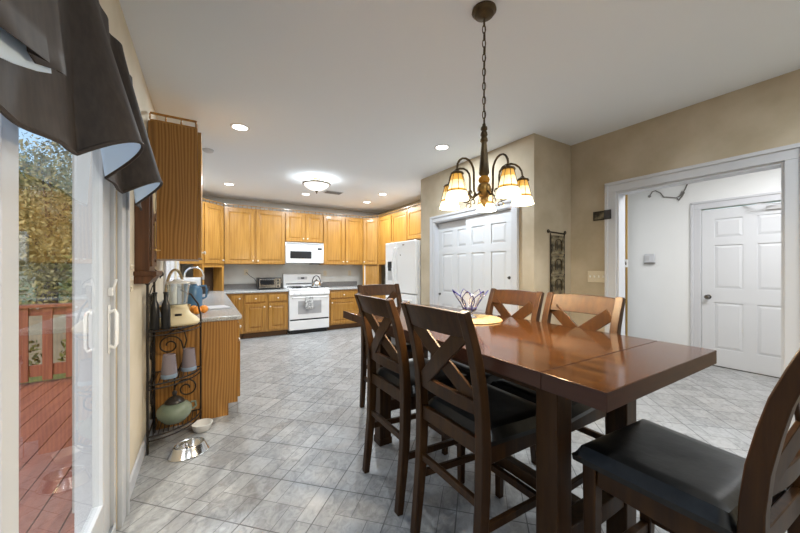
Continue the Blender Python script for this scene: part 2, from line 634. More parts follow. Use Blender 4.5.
# trims: casings
def casing(name, label, axis, pos, out, a0, a1, z1, w_=.09, t=.022, legs=(True, True), z0=0.0):
    """flat casing with a back band, on a wall plane x=pos, standing out towards 'out' (+1/-1)"""
    mb = MB()
    x0, x1 = sorted((pos, pos + out * t))
    y0, y1 = sorted((pos, pos + out * (t + .012)))
    def leg(p0, p1, q0, q1):
        mb.box(x0, x1, p0, p1, z0, z1)
        mb.box(y0, y1, q0, q1, z0, z1 + w_)
    if legs[0]:
        leg(a0 - w_, a0, a0 - w_ - .012, a0 - w_ + .018)
    if legs[1]:
        leg(a1, a1 + w_, a1 + w_ - .018, a1 + w_ + .012)
    mb.box(x0, x1, a0 - w_, a1 + w_, z1, z1 + w_)
    mb.box(y0, y1, a0 - w_ - .012, a1 + w_ + .012, z1 + w_ - .018, z1 + w_ + .012)
    return struct(name, mb, M['trim'], label, 'trim', bevel=.004)
casing('trim_1', 'white casing around the wide opening to the hall', 'x', XR, -1, OY0, OY1, OZ)
w = MB()
w.box(XR - .004, XR + .124, OY1 - .018, OY1 + .001, 0, OZ)
w.box(XR - .004, XR + .124, OY0 - .001, OY0 + .018, 0, OZ)
w.box(XR - .004, XR + .124, OY0 + .018, OY1 - .018, OZ - .018, OZ + .001)
struct('trim_2', w, M['trim'], 'white jamb lining the hall opening', 'trim')
casing('trim_3', 'white moulded casing around the pantry closet doors', 'x', CX, -1, CY0, CY1, CZ, .075)
w = MB()
w.box(CX - .012, CX + .11, CY1 - .012, CY1 + .001, 0, CZ)
w.box(CX - .012, CX + .11, CY0 - .001, CY0 + .012, 0, CZ)
w.box(CX - .012, CX + .11, CY0 + .012, CY1 - .012, CZ - .012, CZ + .001)
struct('trim_4', w, M['trim'], 'white jamb lining the pantry closet opening', 'trim')
casing('trim_5', 'white casing around the hall entry door', 'x', XH, -1, .70, 1.63, 2.13, .095, .018)
# left door casing
w = MB()
w.box(XL, XL + .02, DY1, DY1 + .11, 0, DZ1 + .09)
w.box(XL, XL + .032, DY1 + .085, DY1 + .115, 0, DZ1 + .09)
w.box(XL, XL + .02, DY0 - .09, DY0, 0, DZ1 + .09)
w.box(XL, XL + .02, DY0, DY1, DZ1, DZ1 + .09)
struct('trim_6', w, M['vinyl'], 'white casing around the sliding glass door', 'trim', bevel=.003)
# window casing on the left wall
w = MB()
for a, b, c, d in ((WY0 - .08, WY0, WZ0 - .08, WZ1 + .08), (WY1, WY1 + .08, WZ0 - .08, WZ1 + .08), (WY0, WY1, WZ1, WZ1 + .08), (WY0, WY1, WZ0 - .08, WZ0)):
    w.box(XL, XL + .02, a, b, c, d)
struct('trim_7', w, M['trim'], 'white casing around the kitchen window', 'trim', bevel=.003)

def base(name, label, boxes):
    mb = MB()
    for b in boxes:
        mb.box(*b)
    struct(name, mb, M['trim'], label, 'baseboard', bevel=.004)
base('baseboard_left', 'white baseboard between the sliding door and the iron rack', [(XL, XL + .015, DY1 + .116, 3.24, 0, .10), (XL, XL + .015, YB, DY0 - .09, 0, .10)])
base('baseboard_closet', 'white baseboard along the pantry closet walls', [(CX - .015, CX, YN - .015, CY0 - .09, 0, .10), (CX - .015, CX, CY1 + .09, 4.11, 0, .10), (CX, XR, YN - .015, YN, 0, .10)])
base('baseboard_right', 'white baseboard along the beige right wall', [(XR - .015, XR, OY1 + .105, YN - .016, 0, .10), (XR - .015, XR, YB, OY0 - .105, 0, .10)])
base('baseboard_hall', 'white baseboard along the white hall wall', [(XH - .015, XH, 1.745, 3.4, 0, .10), (XH - .015, XH, -1.0, .59, 0, .10)])

# sliding glass door in the left wall
d1 = thing('door_1', 'white vinyl sliding glass door to the red deck', 'door', (0, 0, 0), kind='structure')
w = MB()
fx0, fx1 = XL - .15, XL - .005
w.box(fx0, fx1, DY1 - .028, DY1, 0, DZ1)
w.box(fx0, fx1, DY0, DY0 + .03, 0, DZ1)
w.box(fx0, fx1, DY0 + .03, DY1 - .028, DZ1 - .04, DZ1)
w.box(fx0, fx1, DY0 + .03, DY1 - .028, -.002, .035)
w.box(XL - .008, XL, DY0 + .03, DY1 - .02, 0, .05)
w.build('door_frame', M['vinyl'], d1, smooth=False, bevel=.003)
def sash(name, x, y0, y1, t=.04, st=.085, st1=.12, rb=.19, rt=.1):
    mb = MB()
    mb.box(x - t, x, y0, y0 + st, .036, DZ1 - .042)
    mb.box(x - t, x, y1 - st1, y1, .036, DZ1 - .042)
    mb.box(x - t, x, y0 + st, y1 - st1, .036, .036 + rb)
    mb.box(x - t, x, y0 + st, y1 - st1, DZ1 - .042 - rt, DZ1 - .042)
    f = mb.build(name, M['vinyl'], d1, smooth=False, bevel=.004)
    MB().box(x - t / 2 - .005, x - t / 2 + .005, y0 + st, y1 - st1, .036 + rb, DZ1 - .042 - rt).build('glass_pane', M['pane'], f, smooth=False)
    return f
sash('sliding_panel', XL - .022, 1.115, 2.096)
sash('fixed_panel', XL - .075, .151, 1.20, st1=.085)
def pull(x, s, y, z0=.93, z1=1.115):
    mb = MB()
    pts = [(x, y, z0 + .012), (x + s * .024, y, z0), (x + s * .032, y, z0 + .02), (x + s * .032, y, z1 - .02), (x + s * .024, y, z1), (x, y, z1 - .012)]
    mb.sweep(pts, .022, .014, (0, 1, 0))
    mb.box(min(x, x + s * .006), max(x, x + s * .006), y - .018, y + .018, z0 - .025, z1 + .025)
    return mb
pull(XL - .022, 1, 2.065).build('handle', M['white'], d1, bevel=.003)
tag(pull(XL - .062, -1, 2.03).build('handle', M['white'], d1, bevel=.003), 'white outer handle')
lk = MB()
lk.box(XL - .022, XL - .004, 2.05, 2.08, 1.185, 1.225)
lk.bar((XL - .006, 2.065, 1.205), (XL + .008, 2.065, 1.265), .012, .01, (1, 0, 0))
lk.build('lock_latch', M['white'], d1, bevel=.002)

# window over the sink
w1 = thing('window_1', 'white kitchen window over the sink counter', 'window', (0, 0, 0), kind='structure')
mb = MB()
ym = (WY0 + WY1) / 2
x0, x1 = XL - .11, XL - .03
for a, b, c, d in ((WY0, WY0 + .05, WZ0, WZ1), (WY1 - .05, WY1, WZ0, WZ1), (ym - .03, ym + .03, WZ0 + .05, WZ1 - .05), (WY0 + .05, WY1 - .05, WZ0, WZ0 + .05), (WY0 + .05, WY1 - .05, WZ1 - .05, WZ1)):
    mb.box(x0, x1, a, b, c, d)
mb.box(XL - .03, XL + .03, WY0 + .001, WY1 - .001, WZ0 - .02, WZ0 + .012)
mb.build('window_frame', M['trim'], w1, smooth=False, bevel=.003)
MB().box(x0 + .035, x0 + .043, WY0 + .05, ym - .03, WZ0 + .05, WZ1 - .05).build('glass_pane', M['pane'], w1, smooth=False)
MB().box(x0 + .035, x0 + .043, ym + .03, WY1 - .05, WZ0 + .05, WZ1 - .05).build('glass_pane', M['pane'], w1, smooth=False)

# closet doors: two six-panel bypass doors
def sixpanel(w_, h, t):
    mb = MB()
    a = w_ * .14
    m = w_ * .5
    g = w_ * .065
    cols = [(a, m - g), (m + g, w_ - a)]
    rows = [(.22 * h / 2.03, .82 * h / 2.03), (1.0 * h / 2.03, 1.56 * h / 2.03), (1.66 * h / 2.03, 1.90 * h / 2.03)]
    return raised(mb, w_, h, t, cols, rows, depth=.011, bev=.03)
d2 = thing('door_2', 'white six-panel sliding pantry doors on the closet wall', 'door', (0, 0, 0), kind='structure')
# near door, front track
mb = sixpanel(.76, CZ - .03, .033)
o = mb.build('door_panel', M['doorwhite'], d2, smooth=False)
o.location = (CX + .045, 3.11, .012)
o.rotation_euler = (0, 0, -PI / 2)
kb = MB()
kb.lathe([(.002, 0), (.018, .001), (.018, .004), (.008, .006), (.008, .012), (.013, .016), (.011, .022), (.002, .024)], 16)
k = kb.build('finger_pull', M['nickel'], o)
k.location = (.76 - .06, -.034, 1.20)
k.rotation_euler = (PI / 2, 0, 0)
mb = sixpanel(.76, CZ - .03, .033)
o = mb.build('door_panel', M['doorwhite'], d2, smooth=False)
o.location = (CX + .092, 3.75, .012)
o.rotation_euler = (0, 0, -PI / 2)
k = kb.build('finger_pull', M['nickel'], o)
k.location = (.05, -.034, .93)
k.rotation_euler = (PI / 2, 0, 0)

# hall entry door
d3 = thing('door_3', 'white six-panel entry door at the end of the hall', 'door', (0, 0, 0), kind='structure')
mb = sixpanel(.92, 2.10, .04)
o = mb.build('door_panel', M['doorwhite'], d3, smooth=False)
o.location = (XH + .045, 1.625, .012)
o.rotation_euler = (0, 0, -PI / 2)
mb = MB()
mb.lathe([(.001, 0), (.032, .001), (.030, .008), (.012, .012), (.012, .04), (.028, .05), (.030, .062), (.02, .074), (.001, .077)], 20)
k = mb.build('door_knob', M['nickel'], o)
k.location = (.07, -.04, .915)
k.rotation_euler = (PI / 2, 0, 0)
mb = MB()
mb.box(.60, .85, -.075, -.04, 2.02, 2.065)
mb.bar((.72, -.06, 2.075), (.55, -.20, 2.085), .02, .008)
mb.bar((.55, -.20, 2.085), (.40, -.06, 2.12), .02, .008)
k = mb.build('door_closer', M['whitegrey'], o)
MB().box(XH - .01, XH + .11, .705, 1.625, 0, .012).build('threshold', M['nickel'], d3, smooth=False)

# half-open door further down the hall, seen edge-on
ang = math.atan2(2.52 - 2.17, 5.80 - 5.02)
d4 = thing('door_4', 'half-open door seen edge-on at the end of the hall', 'door', (5.02, 2.165, .01), ang, kind='structure')
B(0, .80, 0, .085, 0, 2.45).build('door_panel', M['hall'], d4, smooth=False)
B(-.004, 0, .004, .03, .02, 2.43).build('edge_strip', M['brass'], d4, smooth=False)
B(-.006, 0, .004, .081, 1.32, 1.43).build('latch_plate', M['hall'], d4, smooth=False)
B(-.009, -.005, .018, .06, 1.35, 1.40).build('latch_bolt', M['nickel'], d4, smooth=False)

# ------------------------------------------------------------------ outdoors
struct('ground', B(-60, 40, -30, 80, -.9, -.75), M['lawn'], 'green lawn beyond the deck', 'ground')
w = MB()
x = -.54
k = 0
while x > -4.2:
    w.box(x - .142, x, -2.0, 5.85, -.155, -.12)
    x -= .150
struct('deck', w, M['deck'], 'red stained board deck outside the sliding door', 'deck')
struct('wall_outside', B(-.672, -.535, 2.60, 3.05, -.75, 3.2), M['siding'], 'white siding return just outside the sliding door', 'wall')
dr = thing('deck_railing', 'red wooden deck railing across the far end of the deck', 'railing', (0, 5.72, -.12))
B(-4.2, -.70, -.07, .07, .95, .985).build('top_rail', M['rail'], dr, bevel=.004)
B(-4.2, -.70, -.02, .02, .85, .94).build('upper_rail', M['rail'], dr, bevel=.003)
B(-4.2, -.70, -.02, .02, .10, .24).build('lower_rail', M['rail'], dr, bevel=.003)
for k in range(16):
    xx = -.85 - k * .21
    B(xx - .045, xx + .045, -.045, -.021, .05, .95).build('baluster', M['rail'], dr, bevel=.003)
for xx in (-.74, -2.45, -4.14):
    B(xx - .05, xx + .05, -.02, .08, 0, .95).build('post', M['rail'], dr, bevel=.004)
tag(B(-20, 10, 9.8, 9.86, -.75, .55).build('garden_fence', M['fence'], None), 'low grey board fence beyond the deck', 'fence')

def leaf_cloud(n, rx, ry, rz, size, seed, cz=0.0):
    random.seed(seed)
    mb = MB()
    lumps = [(random.uniform(-.6, .6) * rx, random.uniform(-.6, .6) * ry, random.uniform(-.6, .6) * rz) for _ in range(9)]
    for _ in range(n):
        c = random.choice(lumps)
        v = Vector((random.gauss(0, 1), random.gauss(0, 1), random.gauss(0, 1))).normalized() * random.uniform(.3, 1) ** .5 * .55
        p = Vector((c[0] + v.x * rx, c[1] + v.y * ry, c[2] + v.z * rz + cz))
        a = Vector((random.gauss(0, 1), random.gauss(0, 1), random.gauss(0, 1))).normalized()
        b = a.cross(Vector((random.gauss(0, 1), random.gauss(0, 1), random.gauss(0, 1)))).normalized()
        s = size * random.uniform(.5, 1.5)
        mb.add([p - a * s, p - b * s * .5, p + a * s, p + b * s * .5], [(0, 1, 2, 3)])
    return mb
def tree(x, y, h, r, m, label, seed, n=11000):
    t = thing('leafy_tree', label, 'tree', (x, y, -.75), 0, 'trees beyond the deck')
    mb = MB()
    mb.tube([(0, 0, 0), (.05, 0, h * .3), (-.05, .08, h * .6), (0, 0, h * .85)], [.16, .12, .08, .03], 8)
    for k in range(5):
        a = k * 1.3 + seed
        mb.tube([(0, 0, h * (.3 + .08 * k)), (math.cos(a) * r * .4, math.sin(a) * r * .4, h * (.45 + .08 * k)), (math.cos(a) * r * .7, math.sin(a) * r * .7, h * (.55 + .08 * k))], [.06, .04, .015], 6)
    mb.build('trunk', M['bark'], t)
    leaf_cloud(n, r, r, h * .42, .055, seed, h * .62).build('crown', m, t, smooth=False, fix=False)
tree(-3.7, 12.6, 5.4, 1.75, M['leaf_gold'], 'golden green tree standing nearest behind the deck railing', 1)
tree(-5.3, 17.2, 6.6, 2.0, M['leaf'], 'green tree just behind the nearest golden tree', 2)
tree(-7.0, 22.8, 8.5, 2.5, M['leaf_gold'], 'tall golden tree rising far behind the garden fence', 4)
tree(-9.3, 30.2, 11.0, 3.2, M['leaf_dark'], 'dark green tree farthest back beyond the fence', 5)
tree(-1.35, 8.3, 3.6, .85, M['leaf'], 'small green tree outside the kitchen window', 7, 2500)
for k, (x, y, m_) in enumerate(((-1.55, 6.9, 'leaf'), (-2.5, 6.8, 'leaf_dark'), (-3.4, 6.9, 'leaf'))):
    t = thing('garden_shrub', ('leafy shrub behind the deck railing, nearest the house', 'dark green shrub behind the middle of the deck railing', 'leafy shrub behind the deck railing, farthest from the house')[k], 'shrub', (x, y, -.75), 0, 'shrubs behind the deck railing')
    leaf_cloud(900, .36, .34, .48, .045, 20 + k, .55).build('foliage', M[m_], t, smooth=False, fix=False)
    mb = MB()
    for a in range(4):
        mb.tube([(0, 0, 0), (math.cos(a * 1.6) * .2, math.sin(a * 1.6) * .2, .6)], [.02, .01], 6)
    mb.build('stem', M['bark'], t)

# ------------------------------------------------------------------ kitchen cabinets
def knob_mb():
    mb = MB()
    mb.lathe([(.001, 0), (.009, 0), (.006, .006), (.006, .014), (.014, .02), (.014, .026), (.008, .031), (.001, .032)], 12)
    return mb
def cab_door(parent, x0, x1, z0, z1, knob=None, y=0.0, name='door'):
    o = raised(MB(), x1 - x0, z1 - z0, .024, [(.058, x1 - x0 - .058)], [(.058, z1 - z0 - .058)], depth=.012, bev=.03).build(name, M['oak'], parent, smooth=False, bevel=.003)
    o.location = (x0, y, z0)
    if knob:
        k = knob_mb().build('knob', M['ceramic'], o)
        k.location = (.028 if knob[0] == 'l' else x1 - x0 - .028, -.024, .06 if knob[1] == 'b' else z1 - z0 - .06)
        k.rotation_euler = (PI / 2, 0, 0)
    return o
def cab_drawer(parent, x0, x1, z0, z1):
    mb = MB()
    mb.box(0, x1 - x0, -.014, 0, 0, z1 - z0)
    mb.frustum((.0, x1 - x0, .0, z1 - z0), (.012, x1 - x0 - .012, .012, z1 - z0 - .012), -.014, -.02)
    o = mb.build('drawer', M['oak'], parent, smooth=False, bevel=.002)
    o.location = (x0, 0, z0)
    k = knob_mb().build('knob', M['ceramic'], o)
    k.location = ((x1 - x0) / 2, -.02, (z1 - z0) / 2)
    k.rotation_euler = (PI / 2, 0, 0)
    return o
def gallery(parent, pts, z):
    mb = MB()
    for a, b in zip(pts, pts[1:]):
        a3, b3 = Vector((*a, 0)), Vector((*b, 0))
        L = (b3 - a3).length
        mb.bar(a3 + Vector((0, 0, z + .007)), b3 + Vector((0, 0, z + .007)), .022, .013)
        mb.bar(a3 + Vector((0, 0, z + .062)), b3 + Vector((0, 0, z + .062)), .018, .012)
        n = max(1, int(L / .075))
        for k in range(n + 1):
            p = a3.lerp(b3, k / n)
            mb.tube([(p.x, p.y, z + .013), (p.x, p.y, z + .03), (p.x, p.y, z + .04), (p.x, p.y, z + .057)], [.005, .008, .005, .006], 6)
    return mb.build('gallery_rail', M['oak'], parent, smooth=False)
ZU0, ZU1 = 1.39, 2.465
def upper(name, label, loc, rz, w_, d, z0, z1, doors, rail, group='oak wall cabinets', mat_='oak_panel'):
    t = thing(name, label, 'cabinet', (loc[0], loc[1], z0), rz, group)
    h = z1 - z0
    B(0, w_, .0015, d, 0, h).build('body', M[mat_], t, smooth=False, bevel=.002)
    for (a, b, kn) in doors:
        cab_door(t, a, b, .012, h - .02, kn)
    if rail:
        gallery(t, rail, h)
    return t
YF = 6.85
upper('wall_cabinet', 'oak double-door wall cabinet between the microwave and the left corner cabinet', (.29, YF, 0), 0, 1.095, YW - YF, ZU0, ZU1, [(.008, .515, 'rb'), (.552, 1.085, 'lb')], [(0, .012), (1.095, .012)])
upper('wall_cabinet', 'short oak double-door wall cabinet directly above the white microwave', (1.39, YF, 0), 0, .79, YW - YF, 1.865, ZU1, [(.012, .388, 'rb'), (.42, .782, 'lb')], [(0, .012), (.79, .012)])
upper('wall_cabinet', 'oak double-door wall cabinet just right of the microwave', (2.185, YF, 0), 0, .94, YW - YF, ZU0, ZU1, [(.010, .478, 'rb'), (.515, .932, 'lb')], [(0, .012), (.94, .012)])
upper('wall_cabinet', 'oak wall cabinet hung beside the iron rack, its wood-grain end towards the table', (XL + .327, 3.082, 0), PI / 2, .86, .322, ZU0, 2.45, [(.006, .425, 'rb'), (.435, .854, 'lb')], [(.012, .31), (.012, .012), (.85, .012)], mat_='oak_end')
upper('wall_cabinet', 'oak wall cabinet on the right kitchen wall between the corner cabinet and the fridge', (3.40, 6.555, 0), -PI / 2, 1.24, .315, ZU0, ZU1, [(.02, .60, 'rb'), (.64, 1.23, 'lb')], [(0, .012), (1.24, .012)])
upper('wall_cabinet', 'short oak wall cabinet over the white fridge', (3.40, 5.31, 0), -PI / 2, 1.18, .315, 1.87, ZU1, [(.015, .58, 'rb'), (.60, 1.17, 'lb')], [(0, .012), (1.18, .012)])
# diagonal corner cabinets
def corner(label, pts, rz, loc, w_, z0, z1):
    t = thing('corner_wall_cabinet', label, 'cabinet', (loc[0], loc[1], z0), rz, 'oak wall cabinets')
    c, s_ = math.cos(-rz), math.sin(-rz)
    loc_pts = []
    for (x, y) in pts:
        dx, dy = x - loc[0], y - loc[1]
        loc_pts.append((c * dx - s_ * dy, s_ * dx + c * dy))
    MB().prism(loc_pts, 0, z1 - z0).build('body', M['oak_panel'], t, smooth=False, bevel=.002)
    cab_door(t, .03, w_ - .03, .012, z1 - z0 - .02, 'rb' if rz > 0 else 'lb')
    gallery(t, [(0, .012), (w_, .012)], z1 - z0)
    return t
LX = XL + .33
corner('oak diagonal wall cabinet in the left kitchen corner', [(LX, 6.515), (.285, YF), (.285, YW), (XL, YW), (XL, 6.515)], math.atan2(YF - 6.515, .285 - LX), (LX, 6.515), math.hypot(YF - 6.515, .285 - LX), ZU0, ZU1)
corner('oak diagonal wall cabinet in the right kitchen corner above the tambour door', [(3.13, YF), (3.40, 6.56), (3.715, 6.56), (3.715, YW), (3.13, YW)], math.atan2(6.56 - YF, .27), (3.13, YF), math.hypot(.27, YF - 6.56), ZU0, ZU1)

ZB = .85
def base_cab(label, loc, rz, w_, d, doors, drawers, name='base_cabinet', group='oak base cabinets', body='oak_panel'):
    t = thing(name, label, 'cabinet', (loc[0], loc[1], 0), rz, group)
    B(0, w_, .0015, d, .105, ZB).build('body', M[body], t, smooth=False, bevel=.002)
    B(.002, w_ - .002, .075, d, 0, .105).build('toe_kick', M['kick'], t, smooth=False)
    for (a, b, kn) in doors:
        cab_door(t, a, b, .135, .645 if drawers else .82, kn)
    for (a, b) in drawers:
        cab_drawer(t, a, b, .675, .815)
    return t
YBF = 6.55
base_cab('oak base cabinet with two drawers and two doors under the toaster oven', (.585, YBF), 0, .80, YW - YBF - .025, [(.03, .385, 'rt'), (.435, .775, 'lt')], [(.03, .385), (.435, .775)])
base_cab('narrow oak corner base cabinet left of the two-drawer cabinet', (.275, YBF), 0, .305, YW - YBF - .025, [(.11, .275, 'rt')], [])
base_cab('oak base cabinet with drawers just right of the white stove', (2.215, YBF), 0, .93, YW - YBF - .025, [(.03, .62, 'lt'), (.66, .90, 'rt')], [(.03, .62), (.66, .90)])
base_cab('oak base cabinet on the right kitchen wall beside the fridge', (3.15, 6.545), -PI / 2, 1.28, .56, [(.03, .62, 'rt'), (.66, 1.25, 'lt')], [(.03, .62), (.66, 1.25)])
# left run, fronts facing the room (+x)
XLF = .245
def left_base(label, y, w_, split):
    d = XLF - XL - .025
    n = [(.02, w_ / 2 - .008, 'rt'), (w_ / 2 + .008, w_ - .02, 'lt')] if split else [(.02, w_ - .02, 'rt')]
    return base_cab(label, (XLF, y), PI / 2, w_, d, n, [(a, b) for a, b, _ in n])
left_base('oak sink base cabinet under the kitchen window', 4.18, 1.30, True)
left_base('oak base cabinet in the left run nearest the back corner', 5.485, 1.05, True)
t = left_base('oak base cabinet at the near end of the counter, behind the iron rack', 3.275, .90, True)
mb = MB()
mb.prism([(.0, .0), (.0, ZB), (.60, ZB), (.60, 0), (.075, 0), (.075, .105), (.0, .105)][::-1], -.018, -.001, 'x')
mb.build('end_panel', M['oak_end'], t, smooth=False)

# appliance garages
t = thing('appliance_garage', 'closed oak tambour garage in the right counter corner', 'cabinet', (3.13, 6.852, .892), math.atan2(6.56 - YF, .27))
wd = math.hypot(.27, YF - 6.56)
B(0, .05, 0, .20, 0, .496).build('stile', M['oak_panel'], t, bevel=.002)
B(wd - .03, wd, 0, .20, 0, .496).build('stile', M['oak_panel'], t, bevel=.002)
mb = MB()
for k in range(24):
    z = .004 + k * .0196
    mb.box(.05, wd - .03, .012, .03, z, z + .0165)
mb.box(.05, wd - .03, .02, .034, 0, .49)
mb.build('tambour_door', M['oak'], t, smooth=False, bevel=.002)
B(.045, .062, -.006, .012, .0, .48).build('edge_trim', M['ceramic'], t)
t = thing('appliance_garage', 'open oak garage with a dark inside in the left counter corner', 'cabinet', (LX, 6.515, .892), math.atan2(YF - 6.515, .285 - LX))
wd = math.hypot(YF - 6.515, .285 - LX)
B(wd - .045, wd, 0, .20, 0, .496).build('stile', M['oak_panel'], t, bevel=.002)
B(0, .035, 0, .20, 0, .496).build('stile', M['oak_panel'], t, bevel=.002)
B(.035, wd - .045, 0, .02, .44, .496).build('top_rail', M['oak_panel'], t, bevel=.002)
B(.035, wd - .045, .20, .21, 0, .496).build('back_panel', M['garage_shade'], t)  # near-black panel, shade inside the open garage put into its colour

# worktops
def worktop(label, poly, splash):
    t = thing('countertop', label, 'countertop', (0, 0, 0))
    MB().prism(poly, ZB + .0005, ZB + .04).build('slab', M['counter'], t, smooth=False, bevel=.012, seg=3)
    for b, lb in splash:
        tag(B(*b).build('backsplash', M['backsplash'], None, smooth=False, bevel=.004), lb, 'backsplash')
ZT = ZB + .04
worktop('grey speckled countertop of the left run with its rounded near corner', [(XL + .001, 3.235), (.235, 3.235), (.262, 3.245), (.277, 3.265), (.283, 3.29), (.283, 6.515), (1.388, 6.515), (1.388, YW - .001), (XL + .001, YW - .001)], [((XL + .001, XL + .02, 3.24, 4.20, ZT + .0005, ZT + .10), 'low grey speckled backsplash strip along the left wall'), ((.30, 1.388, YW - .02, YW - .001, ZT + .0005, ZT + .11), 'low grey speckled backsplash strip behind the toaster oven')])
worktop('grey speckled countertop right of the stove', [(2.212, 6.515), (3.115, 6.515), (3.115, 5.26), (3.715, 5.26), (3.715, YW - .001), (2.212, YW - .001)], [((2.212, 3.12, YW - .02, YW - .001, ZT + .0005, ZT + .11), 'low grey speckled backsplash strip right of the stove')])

# ------------------------------------------------------------------ stove
t = thing('stove', 'white gas range between the oak base cabinets', 'stove', (1.395, 6.50, 0))
w_ = .81
B(0, w_, .03, .66, .08, .87).build('body', M['white'], t, bevel=.004)
B(.03, w_ - .03, .07, .60, 0, .08).build('plinth', M['black'], t)
mb = MB()
mb.box(.004, w_ - .004, -.004, .03, .30, .765)
o = mb.build('oven_door', M['white'], t, bevel=.006)
B(.17, w_ - .17, -.008, -.003, .40, .66).build('window', M['ovenglass'], o, bevel=.003)
mb = MB()
mb.tube([(.06, -.004, .725), (.065, -.045, .728), (.12, -.052, .73), (w_ - .12, -.052, .73), (w_ - .065, -.045, .728), (w_ - .06, -.004, .725)], .011, 10)
mb.build('handle', M['white'], o)
o = B(.004, w_ - .004, -.002, .03, .085, .27).build('drawer', M['white'], t, bevel=.006)
B(.02, w_ - .02, .005, .029, .272, .298).build('gap_strip', M['black'], t)
B(.0, w_, -.012, .66, .868, .905).build('cooktop', M['white'], t, bevel=.006)
mb = MB()
mb.prism([(-.012, .77), (-.025, .79), (-.012, .866), (.03, .866), (.03, .77)], .0, w_, 'x')
mb.build('control_panel', M['white'], t, bevel=.003)
for k in range(4):
    mb = MB()
    mb.lathe([(.001, 0), (.02, 0), (.018, .02), (.001, .021)], 14)
    o = mb.build('control_knob', M['white'], t)
    o.location = ((.10, .22, w_ - .22, w_ - .10)[k], -.018, .82)
    o.rotation_euler = (PI / 2, 0, 0)
mb = MB()
mb.prism([(.57, .905), (.66, .905), (.66, 1.195), (.60, 1.195), (.585, 1.18)], 0, w_, 'x')
o = mb.build('backguard', M['white'], t, bevel=.006)
B(.30, .50, .572, .60, 1.07, 1.13).build('display_panel', M['whitegrey'], o)
B(.37, .44, .568, .60, 1.085, 1.115).build('clock_display', M['black'], o)
B(.06, w_ - .06, .560, .59, .975, .99).build('vent_slot', M['black'], o)
def grate(x0, x1):
    mb = MB()
    z = .925
    for y in (.06, .30, .53):
        mb.bar((x0, y, z), (x1, y, z), .012, .012)
    for x in (x0, (x0 + x1) / 2, x1):
        mb.bar((x, .06, z), (x, .53, z), .012, .012)
    for x in (x0, x1):
        for y in (.06, .53):
            mb.box(x - .006, x + .006, y - .006, y + .006, .904, z)
    for y in (.18, .42):
        mb.lathe([(.001, .904), (.05, .904), (.05, .914), (.03, .918), (.001, .918)], 16, ((x0 + x1) / 2, y, 0))
    return mb
grate(.08, .36).build('burner_grate', M['black'], t)
grate(.45, .73).build('burner_grate', M['black'], t)
# towel over the oven handle
mb = MB()
pts = []
N, K = 10, 18
vs, fs = [], []
for i in range(K + 1):
    s_ = i / K
    for j in range(N + 1):
        u = j / N
        if s_ < .62:
            z, y = .50 + (.742 - .50) * (s_ / .62), 6.433
        elif s_ < .72:
            a = (s_ - .62) / .10 * PI
            z, y = .742 + math.sin(a) * .004, 6.433 + (1 - math.cos(a)) * .016
        else:
            z, y = .742 - (s_ - .72) / .28 * .14, 6.467
        wv = .004 * math.sin(u * PI * 4) * (1 if s_ < .66 else .4)
        vs.append((1.395 + .30 + u * .15, y + wv - (.004 if s_ < .66 else 0), z))
for i in range(K):
    for j in range(N):
        a = i * (N + 1) + j
        fs.append((a, a + 1, a + N + 2, a + N + 1))
mb.add(vs, fs)
o = mb.build('dish_towel', M['towel'], None, fix=False)
sm = o.modifiers.new('thick', 'SOLIDIFY')
sm.thickness = .003
sm.offset = 1
tag(o, 'grey and white patterned dish towel hanging on the oven door', 'towel')
# kettle
t = thing('kettle', 'shiny steel kettle with a black arched handle on the stove', 'kettle', (1.395 + .59, 6.68, .932))
mb = MB()
mb.lathe([(.001, 0), (.095, 0), (.105, .012), (.105, .04), (.085, .085), (.05, .115), (.045, .12), (.001, .12)], 28)
mb.tube([(.08, 0, .06), (.12, 0, .085), (.145, 0, .12)], [.022, .016, .012], 10)
mb.build('body', M['chrome'], t)
MB().lathe([(.001, .12), (.045, .12), (.03, .132), (.01, .138), (.012, .155), (.001, .158)], 18).build('lid', M['black'], t)
mb = MB()
mb.tube([(.085 * math.cos(a), 0, .085 + .14 * math.sin(a)) for a in [PI * k / 14 for k in range(15)]], .010, 8)
mb.build('handle', M['black'], t)

# microwave
t = thing('microwave', 'white microwave mounted above the stove', 'microwave', (1.385, 6.77, 1.42))
w_ = .79
B(0, w_, .02, .395, .0, .43).build('body', M['white'], t, bevel=.005)
o = raised(MB(), .60, .37, .022, [(.06, .535)], [(.07, .255)], y=.022).build('door', M['white'], t, smooth=False, bevel=.004)
o.location = (.004, 0, .012)
B(.08, .520, -.004, .014, .085, .24).build('window', M['darkglass'], o, bevel=.01)
mb = MB()
mb.tube([(.565, 0, .07), (.567, -.03, .085), (.567, -.034, .20), (.567, -.03, .30), (.565, 0, .315)], .010, 8)
mb.build('handle', M['white'], o)
o = B(.608, w_ - .004, 0, .022, .012, .382).build('control_panel', M['white'], t, bevel=.004)
B(.655, .745, -.003, .004, .285, .325).build('display', M['black'], o)
mb = MB()
for r_ in range(4):
    for c_ in range(3):
        mb.box(.648 + c_ * .036, .675 + c_ * .036, -.003, .004, .07 + r_ * .045, .10 + r_ * .045)
mb.build('keypad', M['trim'], o, bevel=.002)
mb = MB()
for k in range(5):
    mb.box(.02, w_ - .02, .008, .022, .39 + k * .0075, .394 + k * .0075)
mb.build('vent_grille', M['whitegrey'], t)
B(.56, .72, .06, .30, -.02, -.0005).build('filter', M['black'], t)

